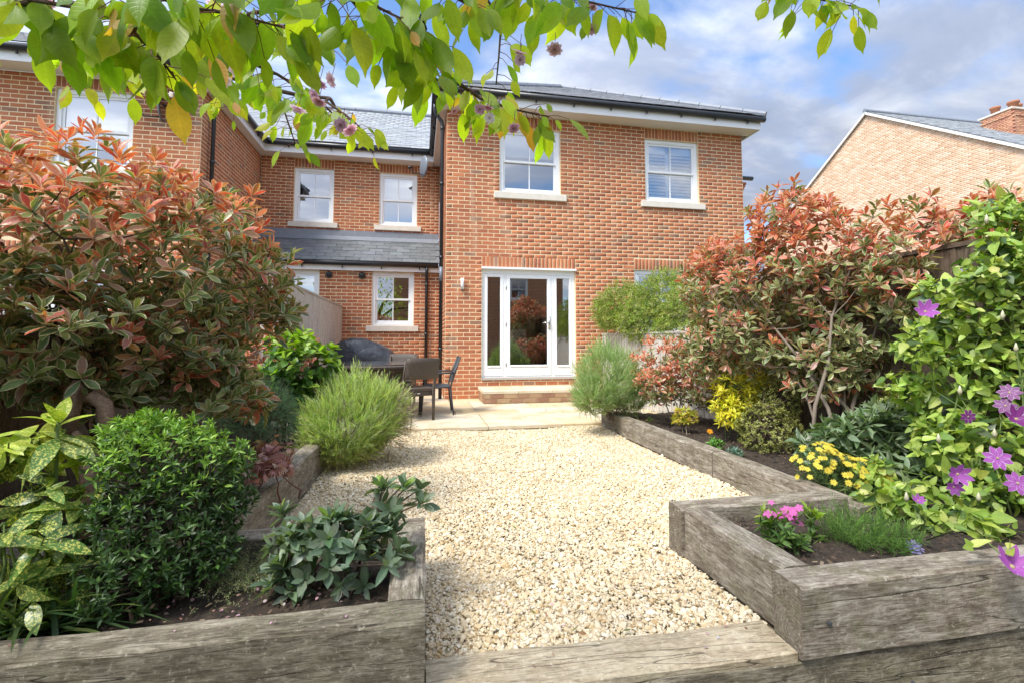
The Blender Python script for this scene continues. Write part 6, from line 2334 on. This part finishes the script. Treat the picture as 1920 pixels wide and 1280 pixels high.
LIMBS = [[(-1.97, -.8, 1.55), (-1.62, -.42, 2.15), (-1.15, .1, 2.46), (-.62, .62, 2.50), (-.05, .88, 2.40), (.45, .98, 2.36), (.98, 1.02, 2.42), (1.45, 1.08, 2.36)],
         [(-1.95, -.8, 1.70), (-1.75, -.1, 2.35), (-1.55, .6, 2.68), (-1.30, 1.25, 2.72), (-.85, 1.7, 2.72)],
         [(-1.95, -.8, 1.65), (-2.4, -.3, 2.4), (-2.9, .2, 2.95), (-3.3, .6, 3.2)], [(-1.95, -.8, 1.70), (-1.7, -1.3, 2.7), (-1.3, -1.8, 3.5)]]
lp = []
for lm in LIMBS:
    q = []
    for a_, b_2 in zip(lm[:-1], lm[1:]):
        for t in (0, .5):
            q.append(np.array(a_) * (1 - t) + np.array(b_2) * t + rs0.normal(0, .018, 3))
    q.append(np.array(lm[-1]))
    lp.append(np.array(q))
    MB().tube([tuple(x) for x in q], list(np.linspace(.065, .012, len(q))), 9).build('limb', MATS['bark'], ch, True)
allq = np.concatenate(lp[:2])
grown = allq.copy()
for s in sorted(starts, key=lambda v: np.linalg.norm(allq - v, axis=1).min()):
    d = np.linalg.norm(grown - s, axis=1)
    q = grown[np.argmin(d)]
    bow = np.array((rs0.normal(0, .05), rs0.normal(0, .05), .06)) * min(1.0, d.min() * 2)
    cv = np.array([q * (1 - t) + s * t + bow * math.sin(math.pi * t) + rs0.normal(0, .006, 3) * (0 < t < 1) for t in np.linspace(0, 1, 8)])
    grown = np.concatenate([grown, cv[2:]])
    MB().tube([tuple(x) for x in cv], list(np.linspace(.008, .0042, 8)), 7).build('branch', MATS['bark'], ch, True)
k = rs0.integers(0, len(allq), 900)
P = allq[k] + rs0.normal(0, .14, (900, 3))
x_, y_, z_ = project(P)
P = P[~((z_ > -.2) & (y_ > -70) & (x_ > -200) & (x_ < 2100))]
ax_ = unit(rs0.normal(0, .5, (len(P), 3)) + (0, 0, -.9))
joined('upper_leaves', L_OVATE, P, np.array([frame(a, rs0.normal(0, 1, 3)) for a in ax_]), np.repeat((.085 * rs0.uniform(.6, 1.2, len(P)))[:, None], 3, 1), pick(CHG, len(P), rs0), MATS['leaf_cherry'], ch)
# blossom
BL = [(405, 8), (437, 48), (68, 40), (330, 178), (385, 157), (375, 135), (415, 150), (445, 130), (600, 155), (622, 150), (590, 178), (598, 190), (560, 203), (655, 243), (773, 88), (945, 10), (963, 40), (975, 95), (975, 113), (1040, 92), (1112, 12), (1110, 55), (850, 207), (918, 222), (963, 240), (915, 200), (180, 115), (545, 5), (90, 5), (640, 235), (128, 118), (900, 205)]
for (px, py) in BL:
    Y = 1.15 if px > 760 else 1.25
    p = at(px, py, Y)
    col = pick([(.72, .54, .60), (.80, .66, .70), (.66, .44, .52), (.84, .78, .78)], 1, rs0)[0]
    o = flower(ch, T_POM, p, (rs0.normal(0, .5), -.4 + rs0.normal(0, .4), -.8), rs0.uniform(.014, .023), tuple(col), (.55, .25, .32), rs0, 'blossom', 'petal', .3)
    MB().tube([tuple(p + np.array((0, 0, .006))), tuple(p + np.array((.006, .01, .05)))], .0008, 4).build('blossom_stalk', MATS['red_stem'], ch)

# fallen petals on soil, sleepers and gravel
rs0 = np.random.default_rng(95)
cells = [(-1.8, -.15, 1.72, 2.3, .135), (-.9, -.3, 1.75, 2.2, .14), (.1, 1.2, 1.75, 2.2, -.025), (-1.8, 0, 1.575, 1.68, .214), (.1, 1.25, 1.58, 1.7, -.008)]
P = []
for (x0, x1, y0, y1, z), n in zip(cells, (60, 70, 26, 16, 8)):
    P.append(np.stack([rs0.uniform(x0, x1, n), rs0.uniform(y0, y1, n), np.full(n, z) + rs0.uniform(0, .006, n)], 1))
P = np.concatenate(P)
o = joined('fallen_petals', L_BROAD, P, np.array([face_rot(np.array((0, 0, 1)) + rs0.normal(0, .4, 3), rs0) for _ in P]), np.repeat(rs0.uniform(.008, .016, len(P))[:, None], 3, 1), pick([(.72, .50, .56), (.60, .36, .42), (.75, .64, .64), (.45, .25, .2)], len(P), rs0), MATS['petal'], None)
tag(o, 'fallen pink cherry petals scattered over the soil and timber', 'petals')
n = 130
P = np.stack([np.concatenate([rs0.uniform(.05, 1.3, 40), rs0.uniform(-.75, 2.3, 60), rs0.uniform(-.2, 2.3, 30)]), np.concatenate([rs0.uniform(1.75, 2.4, 40), rs0.uniform(2.5, 5.9, 60), rs0.uniform(6.1, 8.0, 30)]), np.concatenate([rs0.uniform(-.030, -.022, 100), np.full(30, .006)])], 1)
o = joined('fallen_leaves', L_ELL, P, np.array([face_rot(np.array((0, 0, 1)) + rs0.normal(0, .35, 3), rs0) for _ in P]), np.repeat(rs0.uniform(.012, .034, n)[:, None], 3, 1), pick([(.20, .11, .05), (.30, .17, .07), (.12, .07, .04), (.16, .18, .05)], n, rs0), MATS['leaf_plain'], None)
tag(o, 'small dry brown leaves blown over the gravel and paving', 'leaves')

for r in WORLD_BUILT:
    inv = Matrix.Translation(r.location).inverted()
    for c in r.children:
        c.matrix_parent_inverse = inv
